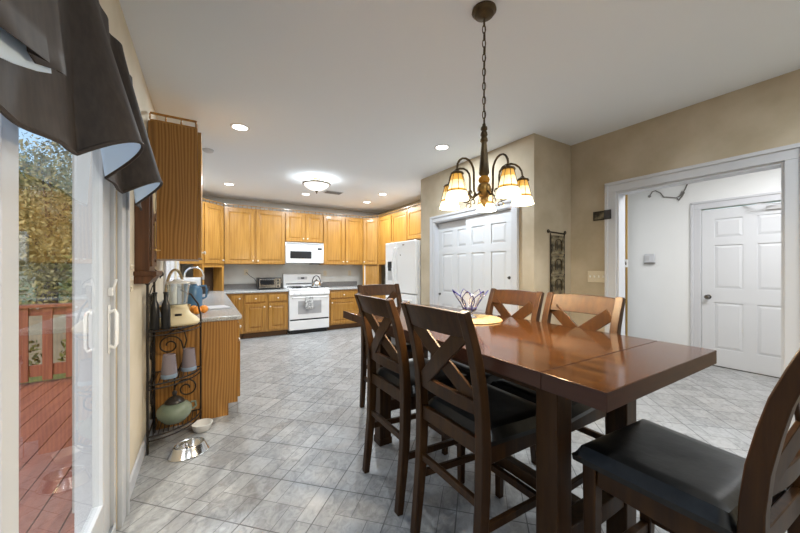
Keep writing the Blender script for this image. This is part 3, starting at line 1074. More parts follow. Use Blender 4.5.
# toaster oven
t = thing('toaster_oven', 'black and steel toaster oven on the back counter', 'toaster oven', (.87, 6.78, ZT))
B(0, .43, .012, .29, .018, .235).build('body', M['black'], t, bevel=.006)
for x in (.03, .40):
    for y in (.04, .26):
        MB().lathe([(.001, 0), (.014, 0), (.012, .018), (.001, .018)], 10, (x, y, 0)).build('foot', M['black'], t)
o = B(.02, .31, .0, .014, .035, .21).build('door', M['steel'], t, bevel=.003)
B(.035, .295, -.004, .004, .10, .185).build('window', M['darkglass'], o)
mb = MB()
mb.tube([(.05, 0, .195), (.05, -.03, .197), (.28, -.03, .197), (.28, 0, .195)], .007, 8)
mb.build('handle', M['black'], o)
o = B(.315, .42, .004, .014, .035, .22).build('control_panel', M['steel'], t, bevel=.002)
for k in range(3):
    mb = MB()
    mb.lathe([(.001, 0), (.017, 0), (.015, .018), (.001, .019)], 14)
    q = mb.build('control_knob', M['black'], o)
    q.location = (.367, .004, .065 + k * .06)
    q.rotation_euler = (PI / 2, 0, 0)
tag(MB().tube([(.69, YW - .012, 1.235), (.70, YW - .04, 1.225), (.76, YW - .05, 1.16), (.84, YW - .07, 1.10), (.872, 7.08, 1.04), (.875, 7.077, 1.0)], .005, 6).build('power_cord', M['black'], None), 'black cord from the wall outlet to the toaster oven', 'cord')

# wall outlets on the back wall
def outlet(label, loc, rz, w_=.075, h=.12, m='plate', name='wall_outlet', n=2):
    t = thing(name, label, 'outlet', loc, rz, 'wall outlets')
    B(-w_ / 2, w_ / 2, -.006, -.0005, -h / 2, h / 2).build('cover_plate', M[m], t, bevel=.003)
    for k in range(n):
        z = (k - (n - 1) / 2) * h * .42
        o = B(-.017, .017, -.009, -.005, z - .02, z + .02).build('socket', M[m], t, bevel=.004)
        mb = MB()
        mb.box(-.008, -.005, -.0096, -.0085, z - .004, z + .008)
        mb.box(.005, .008, -.0096, -.0085, z - .004, z + .008)
        mb.build('slot', M['black'], o)
    return t
outlet('cream outlet plate above the toaster oven with a cord plugged in', (.69, YW, 1.235), 0)
outlet('cream outlet plate on the back wall just right of the stove', (2.33, YW, 1.20), 0)
outlet('cream outlet plate on the back wall under the cabinet near the tambour garage', (2.93, YW, 1.20), 0)
outlet('cream outlet plate low on the left wall behind the sliding door casing', (XL, 2.36, .57), PI / 2)

# ------------------------------------------------------------------ fridge
t = thing('fridge', 'white french-door fridge standing in the recess beside the pantry closet', 'fridge', (2.82, 5.18, 0), -PI / 2)
w_ = 1.0
B(0, w_, .06, .80, .03, 1.765).build('body', M['white'], t, bevel=.006)
B(.02, w_ - .02, .08, .78, 0, .03).build('plinth', M['black'], t)
o1 = B(.004, .412, 0, .056, .90, 1.77).build('door', M['white'], t, bevel=.014, seg=3)
o2 = B(.420, w_ - .004, 0, .056, .90, 1.77).build('door', M['white'], t, bevel=.014, seg=3)
o3 = B(.004, w_ - .004, 0, .056, .06, .885).build('freezer_drawer', M['white'], t, bevel=.014, seg=3)
def fh(x):
    mb = MB()
    mb.sweep([(x, 0, 1.04), (x, -.04, 1.06), (x, -.062, 1.20), (x, -.066, 1.35), (x, -.062, 1.50), (x, -.04, 1.66), (x, 0, 1.68)], .022, .018, (1, 0, 0))
    return mb
fh(.372).build('handle', M['white'], o1, bevel=.004)
fh(.460).build('handle', M['white'], o2, bevel=.004)
MB().tube([(.12, 0, .80), (.12, -.05, .80), (.88, -.05, .80), (.88, 0, .80)], .012, 8).build('handle', M['white'], o3)
q = B(.10, .27, -.004, .01, 1.10, 1.44).build('water_dispenser', M['whitegrey'], o1, bevel=.01)
B(.105, .265, -.007, .0, 1.32, 1.435).build('control_panel', M['black'], o1, bevel=.004)
B(.15, .22, -.03, -.003, 1.27, 1.32).build('spout', M['black'], o1, bevel=.006)
B(.60, .66, -.0025, .002, 1.70, 1.715).build('badge', M['nickel'], o2)
mb = MB().lathe([(.001, 0), (.010, 0), (.010, .005), (.001, .006)], 12)
o = mb.build('fridge_magnet', M['black'], None)
o.location = (2.82 - .0005, 5.18 - .54, 1.54)
o.rotation_euler = (0, -PI / 2, 0)
tag(o, 'small black round magnet on the white fridge door', 'magnet')

# ------------------------------------------------------------------ dining table
TX0, TX1, TY0, TY1, TZ = .961, 1.862, .467, 2.49, .97
t = thing('dining_table', 'long dark red-brown counter-height dining table with a glossy top', 'table', (0, 0, 0))
B(TX0, TX1, .6755, 2.283, TZ - .058, TZ).build('tabletop', M['top'], t, smooth=False, bevel=.003)
B(TX0, TX1, TY0, .674, TZ - .058, TZ).build('end_leaf', M['top'], t, smooth=False, bevel=.003)
B(TX0, TX1, 2.2845, TY1, TZ - .058, TZ).build('end_leaf', M['top'], t, smooth=False, bevel=.003)
for o in t.children:
    o.data.materials.append(M['wood_edge'])
    for f in o.data.polygons:
        f.material_index = 0 if f.normal.z > .5 else 1
mb = MB()
ax0, ax1, ay0, ay1 = 1.12, 1.70, .72, 2.18
for b in ((ax0, ax1, ay0, ay0 + .025), (ax0, ax1, ay1 - .025, ay1), (ax0, ax0 + .025, ay0 + .025, ay1 - .025), (ax1 - .025, ax1, ay0 + .025, ay1 - .025)):
    mb.box(*b, .83, TZ - .0585)
mb.build('apron', M['wood'], t, smooth=False, bevel=.002)
for x in (1.10, 1.625):
    for y in (.705, 2.10):
        mb = MB()
        mb.box(x, x + .095, y, y + .09, .012, TZ - .0585)
        mb.box(x - .006, x + .101, y - .006, y + .096, 0, .05)
        mb.build('leg', M['wood'], t, smooth=False, bevel=.005)
for y in (.715, 2.11):
    B(1.195, 1.625, y, y + .07, .235, .315).build('stretcher', M['wood'], t, smooth=False, bevel=.004)
B(1.368, 1.422, .796, 2.11, .24, .30).build('stretcher', M['wood'], t, smooth=False, bevel=.004)

# ------------------------------------------------------------------ counter-height chairs
def cushion(x0, x1, y0, y1, z0, z1, n=16, rad=.055):
    vs, fs = [], []
    for i in range(n + 1):
        for j in range(n + 1):
            u, v = -1 + 2 * i / n, -1 + 2 * j / n
            u = math.copysign(abs(u) ** .8, u)
            v = math.copysign(abs(v) ** .8, v)
            x = (x0 + x1) / 2 + u * (x1 - x0) / 2
            y = (y0 + y1) / 2 + v * (y1 - y0) / 2
            e = min((1 - abs(u)) * (x1 - x0) / 2, (1 - abs(v)) * (y1 - y0) / 2)
            k = min(1, e / rad)
            dip = .006 * math.exp(-((u * 1.6) ** 2 + (v * 1.6) ** 2))
            vs.append((x, y, z0 + .022 + (z1 - z0 - .022) * math.sqrt(1 - (1 - k) ** 2) - dip))
    for i in range(n):
        for j in range(n):
            a = i * (n + 1) + j
            fs.append((a, a + n + 1, a + n + 2, a + 1))
    rim = [i * (n + 1) for i in range(n + 1)] + [n * (n + 1) + j for j in range(1, n + 1)] + [i * (n + 1) + n for i in range(n - 1, -1, -1)] + [j for j in range(n - 1, 0, -1)]
    b0 = len(vs)
    for k in rim:
        p = vs[k]
        vs.append((p[0] * .985 + (x0 + x1) / 2 * .015, p[1] * .985 + (y0 + y1) / 2 * .015, z0))
    m = len(rim)
    for k in range(m):
        fs.append((rim[k], rim[(k + 1) % m], b0 + (k + 1) % m, b0 + k))
    fs.append([b0 + k for k in range(m)])
    # a little narrower at the back than at the front
    vs = [((x - (x0 + x1) / 2) * (.86 + .14 * (y - y0) / (y1 - y0)) + (x0 + x1) / 2, y, z) for x, y, z in vs]
    return MB().add(vs, fs)
def back_y(z):
    """rear post centre line: foot splays back, straight at the seat, top leans back"""
    pts = [(0, -.245), (.15, -.228), (.35, -.208), (.55, -.200), (.70, -.202), (.85, -.216), (1.0, -.250), (1.10, -.283), (1.16, -.306)]
    for (a, ya), (b, yb) in zip(pts, pts[1:]):
        if a <= z <= b:
            return ya + (yb - ya) * (z - a) / (b - a)
    return pts[-1][1]
HW = .228
def make_chair(label, group):
    t = thing('dining_chair', label, 'chair', (0, 0, 0), 0, group)
    zs = [0, .08, .2, .35, .5, .62, .72, .82, .92, 1.0, 1.08, 1.155]
    for s_ in (-1, 1):
        x = s_ * (HW - .021)
        hs = [.034, .038, .043, .047, .05, .05, .048, .046, .043, .040, .036, .032]
        MB().sweep([(x, back_y(z), z) for z in zs], .042, hs, (1, 0, 0)).build('leg', M['wood'], t, bevel=.004)
    for s_ in (-1, 1):
        x = s_ * .195
        mb = MB()
        mb.sweep([(x, .21, 0), (x, .21, .30), (x, .21, .606)], [.034, .042, .048], [.034, .042, .048], (1, 0, 0))
        mb.build('leg', M['wood'], t, bevel=.004)
    mb = MB()
    mb.box(-.171, .171, .203, .227, .535, .606)
    mb.box(-HW + .042, HW - .042, -.212, -.188, .575, .64)
    for s_ in (-1, 1):
        mb.box(min(s_ * .185, s_ * .208), max(s_ * .185, s_ * .208), -.178, .186, .535, .606)
    mb.build('seat_frame', M['wood'], t, bevel=.003)
    cushion(-.245, .245, -.175, .258, .6065, .672).build('seat', M['leather'], t)
    def stretch(p0, p1, w_=.022, h=.034):
        MB().bar(p0, p1, w_, h).build('stretcher', M['wood'], t, bevel=.003)
    xr = HW - .042
    stretch((-xr, back_y(.385), .385), (xr, back_y(.385), .385))
    stretch((-.176, .21, .232), (.176, .21, .232), .026, .038)
    for s_ in (-1, 1):
        stretch((s_ * .205, back_y(.29) + .022, .29), (s_ * .196, .191, .27))
    # back: curved top rail, lower rail, crossing boards
    def rail(z0, z1, name, cv):
        mb = MB()
        n = 8
        ps = []
        vs, fs = [], []
        for i in range(n + 1):
            u = -1 + 2 * i / n
            x = u * xr
            dy = -cv * (1 - u * u)
            for z, d in ((z0, -.012), (z1, -.012), (z1, .012), (z0, .012)):
                vs.append((x, back_y(z) + dy + d, z + (0.006 * (1 - u * u) if z == z1 else 0)))
        for i in range(n):
            for k in range(4):
                fs.append((4 * i + k, 4 * i + (k + 1) % 4, 4 * i + 4 + (k + 1) % 4, 4 * i + 4 + k))
        fs += [(3, 2, 1, 0), tuple(4 * n + k for k in range(4))]
        mb.add(vs, fs)
        return mb.build(name, M['wood'], t, bevel=.003)
    rail(1.048, 1.15, 'top_rail', .022)
    rail(.735, .792, 'lower_rail', .014)
    for s_ in (-1, 1):
        pts = []
        n = 10
        for i in range(n + 1):
            u = -1 + 2 * i / n
            z = .775 + (1.062 - .775) * (i / n)
            off = -.016 * (1 - u * u) - s_ * .0065
            pts.append(Vector((s_ * u * (xr - .012), back_y(z) + off, z)))
        mb = MB()
        vs, fs = [], []
        for i, p in enumerate(pts):
            tg = (pts[min(i + 1, n)] - pts[max(i - 1, 0)]).normalized()
            wv = tg.cross(Vector((0, 1, 0))).normalized() * .035
            d = Vector((0, .0062, 0))
            vs += [p - wv - d, p + wv - d, p + wv + d, p - wv + d]
        for i in range(n):
            for k in range(4):
                fs.append((4 * i + k, 4 * i + (k + 1) % 4, 4 * i + 4 + (k + 1) % 4, 4 * i + 4 + k))
        fs += [(3, 2, 1, 0), tuple(4 * n + k for k in range(4))]
        mb.add(vs, fs).build('cross_brace', M['wood'], t, bevel=.002)
    return t
GC = 'counter-height chairs around the dining table'
ch = make_chair('dark X-back chair on the kitchen-door side of the table, nearest the camera', GC)
ch.location = (1.13, 1.112, 0)
ch.rotation_euler = (0, 0, -PI / 2)
ch['label'] = 'dark X-back chair nearest the camera, at the left long side of the table'
dup(ch, (1.13, 1.683, 0), -PI / 2, 'dark X-back chair between the front-most one and the kitchen, left long side of table', GC)
dup(ch, (1.66, 1.09, 0), PI / 2, 'X-back chair across the table, in front of the hall opening and light switches', GC)
dup(ch, (1.66, 1.585, 0), PI / 2, 'X-back chair across the table, in front of the pantry closet doors', GC)
dup(ch, (1.398, .420, 0), R(-3), 'chair at the near table end with its black leather seat in full view', GC)
dup(ch, (1.475, 2.545, 0), PI, 'chair at the far table end, in front of the kitchen and fridge', GC)

# placemat and glass bowl
t = MB()
prof = []
mb = MB()
mb.lathe([(.001, 0), (.185, 0), (.19, .004), (.187, .008), (.001, .009)], 48)
for k in range(9):
    r_ = .02 + k * .02
    mb.tube([(r_ * math.cos(a), r_ * math.sin(a), .008) for a in [2 * PI * i / 40 for i in range(40)]], .005, 6, closed=True)
o = mb.build('placemat', M['straw'], None)
o.location = (1.55, 1.60, TZ)
tag(o, 'round woven straw placemat on the table', 'placemat')
t = thing('glass_bowl', 'clear glass bowl with flared blue-edged petals on the straw placemat', 'bowl', (1.535, 1.62, TZ + .0135))
mb = MB()
mb.lathe([(.001, 0), (.05, 0), (.042, .012), (.02, .022), (.02, .035), (.045, .05), (.05, .056), (.02, .056), (.001, .05)], 28)
mb.build('foot', M['clearglass'], t)
def petal(a0):
    vs, fs = [], []
    n, m = 8, 8
    rim = []
    for i in range(n + 1):
        s_ = i / n
        r_ = .04 + .085 * s_ ** 1.3
        z = .05 + .135 * s_
        hw = (.62 * math.sin(PI * min(1, .18 + .66 * s_)) if s_ < 1 else 0.02) * (1 - s_ ** 3) + .02
        for j in range(m + 1):
            u = -1 + 2 * j / m
            a = a0 + hw * u
            vs.append((r_ * math.cos(a), r_ * math.sin(a), z))
    for i in range(n):
        for j in range(m):
            q = i * (m + 1) + j
            fs.append((q, q + 1, q + m + 2, q + m + 1))
    edge = [vs[i * (m + 1)] for i in range(n + 1)] + [vs[i * (m + 1) + m] for i in range(n, -1, -1)]
    return vs, fs, edge
for k in range(7):
    vs, fs, edge = petal(2 * PI * k / 7 + .25)
    o = MB().add(vs, fs).build('petal', M['clearglass'], t, fix=False)
    sm = o.modifiers.new('thick', 'SOLIDIFY')
    sm.thickness = .003
    e = MB().tube(edge, .003, 6).build('blue_rim', M['blueglass'], o)
mb = MB()
mb.lathe([(.001, .0605), (.048, .0605), (.05, .066), (.001, .067)], 24)
mb.build('blue_base', M['blueglass'], t)

# ------------------------------------------------------------------ chandelier
CH = (1.27, 1.23)
t = thing('chandelier', 'bronze five-arm chandelier with lit amber glass shades over the table', 'chandelier', (CH[0], CH[1], 0), R(-31.2))
MB().lathe([(.001, ZC - .001), (.062, ZC - .001), (.064, ZC - .012), (.052, ZC - .022), (.05, ZC - .03), (.03, ZC - .04), (.012, ZC - .046), (.001, ZC - .05)][::-1], 28).build('canopy', M['bronze'], t)
mb = MB()
z = ZC - .045
k = 0
while z > 2.10:
    pts = []
    for i in range(14):
        a = 2 * PI * i / 14
        x, y = .0085 * math.cos(a), 0
        zz = z - .022 + .0225 * math.sin(a)
        pts.append((x, y, zz) if k % 2 else (y, x, zz))
    mb.tube(pts, .0026, 6, closed=True)
    z -= .038
    k += 1
mb.tube([(.004, .002, ZC - .05), (.006, -.004, 2.5), (.002, .005, 2.3), (.004, 0, 2.08)], .0022, 6)
mb.build('chain', M['bronze'], t)
prof = [(.001, 2.095), (.008, 2.09), (.010, 2.078), (.017, 2.07), (.018, 2.06), (.012, 2.052), (.017, 2.042), (.019, 2.03), (.014, 2.02), (.019, 2.008), (.020, 1.998), (.014, 1.99), (.017, 1.95), (.023, 1.88), (.028, 1.825), (.022, 1.815), (.020, 1.81)]
MB().lathe(prof[::-1], 28).build('stem', M['bronze'], t)
MB().lathe([(.018, 1.812), (.028, 1.80), (.030, 1.788), (.024, 1.775), (.020, 1.772)][::-1], 24).build('amber_ring', M['amber'], t)
MB().lathe([(.021, 1.773), (.030, 1.765), (.036, 1.748), (.036, 1.728), (.028, 1.705), (.018, 1.692), (.022, 1.682), (.014, 1.668), (.005, 1.652), (.001, 1.648)][::-1], 24).build('hub', M['glowbronze'], t)
RA = .205
for k in range(5):
    a = R(72 * k)
    c, s_ = math.cos(a), math.sin(a)
    def P(r_, z):
        return (r_ * c, r_ * s_, z)
    mb = MB()
    rr = []
    for i in range(9):
        b = PI - PI * i / 8
        rr.append(P(RA - .062 + .062 * math.cos(b), 1.815 + .062 * math.sin(b)))
    mb.tube([P(.034, 1.725), P(.06, 1.70), P(.08, 1.72), P(RA - .124, 1.77)] + rr + [P(RA, 1.80)], .0055, 8)
    # scroll under the arm
    sc = []
    for i in range(22):
        b = i / 21 * 2.2 * PI
        q = .030 * (1 - .72 * i / 21)
        sc.append(P(.105 + q * math.cos(b + 2.6), 1.705 + q * math.sin(b + 2.6)))
    mb.tube(sc, .0038, 6)
    sc = []
    for i in range(16):
        b = i / 15 * 1.7 * PI
        q = .022 * (1 - .7 * i / 15)
        sc.append(P(.085 - q * math.cos(b + 2.4), 1.66 - q * math.sin(b + 2.4)))
    mb.tube(sc, .003, 6)
    mb.build('arm', M['bronze'], t)
    sh = MB()
    pr = [(.024, 0), (.031, -.025), (.038, -.055), (.047, -.092), (.056, -.124), (.058, -.131), (.055, -.131), (.044, -.092), (.035, -.055), (.028, -.025), (.021, 0)]
    n = 16
    sh.lathe(pr, n, close=True)
    o = sh.build('shade', M['shade'], t, smooth=False)
    o.location = P(RA, 1.792)
    cp = MB()
    cp.lathe([(.001, .018), (.008, .018), (.012, .010), (.030, .002), (.034, -.006), (.030, -.008), (.001, -.006)][::-1], 20)
    for j in range(8):
        b = 2 * PI * j / 8
        cb, sb = math.cos(b), math.sin(b)
        cp.tube([(.0255 * cb, .0255 * sb, -.002), (.0325 * cb, .0325 * sb, -.025), (.0395 * cb, .0395 * sb, -.055), (.0485 * cb, .0485 * sb, -.092)], .0014, 4)
    cp.tube([(.0485 * math.cos(2 * PI * i / 24), .0485 * math.sin(2 * PI * i / 24), -.092) for i in range(24)], .0018, 5, closed=True)
    cp.build('shade_cap', M['bronze'], o)
    lamp('chandelier_bulb', 'POINT', (0, 0, -.118), SHADE_POWER, WARM, .03, parent=o)

# ------------------------------------------------------------------ ceiling lights
cans = [((.283, 3.49), 'recessed ceiling light nearest the oak cabinet end on the left'), ((2.30, 2.874), 'recessed ceiling light nearest the pantry closet wall'), ((.32, 5.95), 'recessed ceiling light in front of the left corner cabinet'), ((1.59, 6.01), 'recessed ceiling light in front of the cabinet over the microwave'), ((2.876, 6.08), 'recessed ceiling light nearest the right kitchen corner'), ((2.82, 5.27), 'recessed ceiling light in front of the fridge recess')]
can = thing('recessed_light', cans[0][1], 'ceiling light', (*cans[0][0], ZC), 0, 'recessed ceiling lights')
MB().lathe([(.066, -.001), (.088, -.001), (.086, -.006), (.068, -.008)], 32, close=True).build('trim_ring', M['white'], can)
MB().lathe([(.001, -.004), (.066, -.004), (.066, -.001), (.001, -.001)], 32).build('lens', M['cangl'], can)
for k, (p, lb) in enumerate(cans):
    c = can if k == 0 else dup(can, (*p, ZC), 0, lb)
    lamp('can_lamp', 'AREA', (0, 0, -.012), CAN_POWER, NEUT, .12, parent=c, spread=180)
for k, (p, lb) in enumerate((((.55, -.3), 'added out-of-view recessed fill light over the floor behind the sliding door'), ((2.65, -.3), 'added out-of-view recessed fill light behind the near table end on the hall side'), ((2.65, -1.3), 'added out-of-view recessed fill light behind the camera near the right wall'))):
    c = dup(can, (*p, ZC), 0, lb)
    lamp('can_lamp', 'AREA', (0, 0, -.012), FILL_CAN_POWER, NEUT, .12, parent=c, spread=170)  # unseen cans, added as fill light for the dining area
t = thing('dome_light', 'lit alabaster bowl light with a bronze finial on the kitchen ceiling', 'ceiling light', (1.46, 4.90, ZC))
MB().lathe([(.001, -.035), (.04, -.03), (.06, -.012), (.065, -.001), (.001, -.001)], 24).build('canopy', M['bronze'], t)
MB().lathe([(.20, -.085), (.165, -.125), (.10, -.165), (.04, -.19), (.012, -.195), (.012, -.19), (.04, -.184), (.10, -.158), (.16, -.118), (.193, -.082)], 40, close=True).build('bowl', M['domeglass'], t)
mb = MB()
mb.tube([(.2 * math.cos(2 * PI * i / 40), .2 * math.sin(2 * PI * i / 40), -.084) for i in range(40)], .011, 8, closed=True)
for k in range(14):
    a = 2 * PI * k / 14
    mb.ball((.203 * math.cos(a), .203 * math.sin(a), -.080), .012, 5)
for k in range(3):
    a = 2 * PI * k / 3 + .4
    mb.tube([(.055 * math.cos(a), .055 * math.sin(a), -.012), (.10 * math.cos(a), .10 * math.sin(a), -.03), (.2 * math.cos(a), .2 * math.sin(a), -.084)], .004, 6)
mb.build('rim', M['bronze'], t)
MB().lathe([(.001, -.232), (.012, -.225), (.006, -.212), (.022, -.202), (.026, -.192), (.001, -.188)], 18).build('finial', M['bronze'], t)
lamp('dome_lamp', 'POINT', (0, 0, -.095), DOME_POWER, NEUT, .06, parent=t)
lamp('hall_fill', 'AREA', (4.55, .6, ZC - .02), HALL_FILL_POWER, (.97, .98, 1.0), .9)  # fill light added to brighten the hall, no fixture
t = thing('ceiling_vent', 'small grey air vent in the kitchen ceiling beside the dome light', 'vent', (1.98, 5.62, ZC), 0)
B(-.16, .16, -.09, .09, -.008, -.001).build('frame', M['whitegrey'], t, bevel=.002)
mb = MB()
for k in range(8):
    y = -.07 + k * .02
    mb.bar((-.14, y, -.011), (.14, y, -.011), .012, .003, (0, .5, 1))
mb.build('louvre', M['grille'], t)
o = MB().lathe([(.001, -.03), (.04, -.03), (.055, -.02), (.06, -.001), (.001, -.001)], 28).build('smoke_detector', M['trim'], None)
o.location = (.02, 4.35, ZC)
tag(o, 'small round detector on the ceiling near the left cabinets', 'detector')

# ------------------------------------------------------------------ valance over the sliding door
HORNS = ((.22, .06, .05, 1), (1.385, .105, .095, 1), (1.95, .105, .095, 1))
VZ1 = 2.355
def val_pt(u, s_):
    ex = lift = dy = 0.0
    for h, amp, up, wide in HORNS:
        wd = (.075 + .075 * s_) * wide
        q = (u - h) / wd
        if abs(q) < 1:
            b = ((1 + math.cos(PI * q)) / 2) ** .7
            ex += b * (.014 + amp * s_ ** 1.2)
            lift += b * up
            dy += .038 * wide * s_ * math.sin(PI * q)
    ripple = .006 * math.sin(u * 40) * (1 - s_) + .005 * math.sin(u * 23 + s_ * 2)
    zb = 1.645 - .05 * math.exp(-((u - .82) / .28) ** 2) + lift
    return Vector((XL + .03 + .05 * s_ + ex + ripple, u + dy, VZ1 + (zb - VZ1) * s_))
def val_sheet(off):
    vs, fs = [], []
    ny, ns = 300, 22
    y0, y1 = .12, 2.27
    for i in range(ny + 1):
        y = y0 + (y1 - y0) * i / ny
        for j in range(ns + 1):
            s_ = j / ns
            p = val_pt(y, s_)
            if off:
                dy = (val_pt(y + .004, s_) - val_pt(y - .004, s_)).normalized()
                dz = (val_pt(y, min(1, s_ + .02)) - val_pt(y, max(0, s_ - .02))).normalized()
                nr = dy.cross(dz)
                if nr.x > 0:
                    nr = -nr
                p = p + nr * off
            vs.append(p)
    for i in range(ny):
        for j in range(ns):
            a = i * (ns + 1) + j
            fs.append((a, a + 1, a + ns + 2, a + ns + 1))
    return MB().add(vs, fs)
t = thing('valance', 'brown pleated window valance with pale lining above the sliding door', 'valance', (0, 0, 0))
val_sheet(0).build('outer_cloth', M['brown'], t, fix=False)
tag(val_sheet(.005).build('lining', M['lining'], t, fix=False), 'white lining with skylight blue in its colour')
# pleated tail hanging over the near swag, its lining showing below the pleats
def tail(pl, top, name, m):
    vs, fs = [], []
    ns = 14
    for j, (y, x, zb) in enumerate(pl):
        for i in range(ns + 1):
            q = i / ns
            xt = top + (x - pl[0][1]) * .4
            vs.append((xt + (x - xt) * q ** .8, y + .004 * math.sin(q * 5 + j), VZ1 + .005 + (zb - VZ1) * q))
    for j in range(len(pl) - 1):
        for i in range(ns):
            a = j * (ns + 1) + i
            fs.append((a, a + 1, a + ns + 2, a + ns + 1))
    o = MB().add(vs, fs).build(name, m, t, smooth=True, fix=False)
    sm = o.modifiers.new('thick', 'SOLIDIFY')
    sm.thickness = .003
    return o
tail([(.36, -.238, 1.585), (.50, -.226, 1.615), (.64, -.236, 1.640), (.766, -.226, 1.662), (.752, -.246, 1.664), (.80, -.250, 1.668), (.86, -.238, 1.690), (.900, -.240, 1.702), (.893, -.254, 1.705)], -.318, 'tail_pleats', M['brown'])
tag(tail([(.36, -.258, 1.53), (.60, -.258, 1.592), (.75, -.260, 1.640), (.84, -.262, 1.675), (.898, -.262, 1.700)], -.322, 'tail_lining', M['lining']), 'white lining with skylight blue in its colour')
mb = MB()
pts = [val_pt(.12 + 2.15 * i / 220, 1.0) + Vector((-.002, 0, 0)) for i in range(221)]
mb.tube(pts, .006, 5)
mb.build('hem', M['brown'], t)
MB().tube([(XL + .012, .08, VZ1 - .012), (XL + .012, 2.30, VZ1 - .012)], .008, 8).build('rod', M['iron'], t)

# ------------------------------------------------------------------ left wall pieces
t = thing('wall_clock', 'dark wooden wall clock with a glazed case beside the oak cabinet end', 'clock', (XL, 2.70, 1.27), PI / 2)
B(-.125, .125, -.075, 0, .03, .66).build('case', M['walnut'], t, bevel=.004)
mb = MB()
mb.prism([(-.14, .66), (.14, .66), (.10, .70), (.04, .75), (0, .78), (-.04, .75), (-.10, .70)], -.085, 0, 'y')
mb.build('crown', M['walnut'], t, bevel=.003)
mb = MB()
mb.box(-.16, .16, -.115, 0, 0, .03)
mb.prism([(0, -.05), (-.07, -.05), (-.10, -.012), (-.115, 0), (0, 0)], -.15, .15, 'x')
mb.build('base_moulding', M['walnut'], t, bevel=.004)
o = raised(MB(), .21, .58, .012, [(.025, .185)], [(.03, .28), (.31, .55)], depth=.008).build('door', M['walnut'], t, smooth=False, bevel=.002)
o.location = (-.105, -.076, .06)
o = MB().lathe([(.001, 0), (.075, 0), (.075, .004), (.001, .005)], 32).build('dial', M['clockface'], t)
o.location = (0, -.085, .49)
o.rotation_euler = (PI / 2, 0, 0)
mb = MB()
mb.bar((0, -.092, .49), (.03, -.092, .53), .004, .002, (0, 1, 0))
mb.bar((0, -.092, .49), (-.005, -.092, .43), .004, .002, (0, 1, 0))
mb.build('hand', M['black'], t)
mb = MB()
mb.tube([(0, -.09, .36), (0, -.09, .19)], .003, 6)
mb.lathe([(.001, -.004), (.03, -.003), (.03, .003), (.001, .004)], 20, (0, -.09, .17))
mb.build('pendulum', M['brass'], t)

t = thing('wall_hook', 'black iron hook with a finial on the left wall beside the clock', 'hook', (XL, 3.0, 1.28), PI / 2)
mb = MB()
mb.tube([(0, 0, .07), (0, -.03, .05), (0, -.07, .015), (0, -.085, .0)], .005, 6)
mb.ball((0, -.09, -.005), .022, 8, (1.5, 1, 1))
mb.tube([(0, -.09, -.015), (0, -.088, -.04)], [.008, .002], 6)
mb.box(-.012, .012, -.006, 0, .03, .10)
mb.build('bracket', M['iron'], t)
mb = MB()
mb.tube([(0, -.08, -.02), (.004, -.04, -.10), (0, -.012, -.20), (0, -.008, -.33)], .003, 5)
mb.build('cord', M['iron'], t)

t = thing('ornate_plate', 'ornate cream openwork switch plate on the left wall beside the door casing', 'switch plate', (XL, 2.44, 1.262), PI / 2)
mb = MB()
mb.box(-.03, .03, -.005, 0, -.06, .06)
mb.build('cover_plate', M['plate'], t, bevel=.003)
mb = MB()
for sz in (-1, 1):
    for sx in (-1, 1):
        pts = []
        for i in range(16):
            b = i / 15 * 1.6 * PI
            q = .02 * (1 - .6 * i / 15)
            pts.append((sx * (.018 + q * math.cos(b)), -.008, sz * (.062 + q * math.sin(b))))
        mb.tube(pts, .004, 6)
mb.build('scrollwork', M['plate'], t)
B(-.006, .006, -.016, -.004, -.012, .012).build('toggle', M['ceramic'], t)

# ------------------------------------------------------------------ iron corner rack and what stands on it
RX, RY = XL + .03, 3.205
t = thing('iron_rack', 'black wrought-iron corner rack with three shelves against the oak end panel', 'rack', (RX, RY, 0))
A_, B_ = (0, -.345), (.315, 0)
def arc(r0=1.0, n=16):
    out = []
    for i in range(n + 1):
        a = PI / 2 * i / n
        out.append((B_[0] * r0 * math.sin(a) + 0, A_[1] * r0 * math.cos(a)))
    return out
for (x, y, h) in ((0, -.345, 1.20), (.315, 0, .92), (0, 0, 1.26)):
    mb = MB()
    if h == .92:
        mb.tube([(x, y, 0), (x, y, .92), (x - .02, y, 1.02), (x - .07, y, 1.10), (x - .14, y, 1.14)], .007, 8)
    else:
        mb.tube([(x, y, 0), (x, y, h)], .008, 8)
        mb.ball((x, y, h + .012), .016, 6)
    mb.build('post', M['iron'], t)
for z in (.12, .485, .865):
    mb = MB()
    pa = arc()
    mb.tube([(x, y, z) for x, y in pa], .006, 6)
    mb.tube([(0, -.345, z), (0, 0, z), (.315, 0, z)], .006, 6)
    for k in range(1, 11):
        x = .315 * k / 11
        yy = -.345 * math.sqrt(max(0, 1 - (x / .315) ** 2))
        mb.tube([(x, 0, z), (x, yy, z)], .0035, 6)
    mb.tube([(x, y, z - .03) for x, y in pa], .005, 6)
    mb.build('shelf', M['iron'], t)
def scroll(cx, cz, r0, r1, turns, a0, sgn=1, n=30):
    return [(cx + (r0 + (r1 - r0) * i / n) * math.cos(a0 + sgn * turns * 2 * PI * i / n), cz + (r0 + (r1 - r0) * i / n) * math.sin(a0 + sgn * turns * 2 * PI * i / n)) for i in range(n + 1)]
mb = MB()
for p in (scroll(.215, .32, .085, .02, 1.5, PI, -1), scroll(.10, .69, .085, .02, 1.5, 0, 1)):
    mb.tube([(x, -.004, z) for x, z in p], .006, 6)
mb.tube([(.13, -.004, .32), (.135, -.004, .42), (.19, -.004, .55), (.20, -.004, .62), (.185, -.004, .69)], .006, 6)
mb.tube([(.07, -.004, .77), (.14, -.004, .82), (.20, -.004, .80), (.215, -.004, .72), (.19, -.004, .60)], .006, 6)
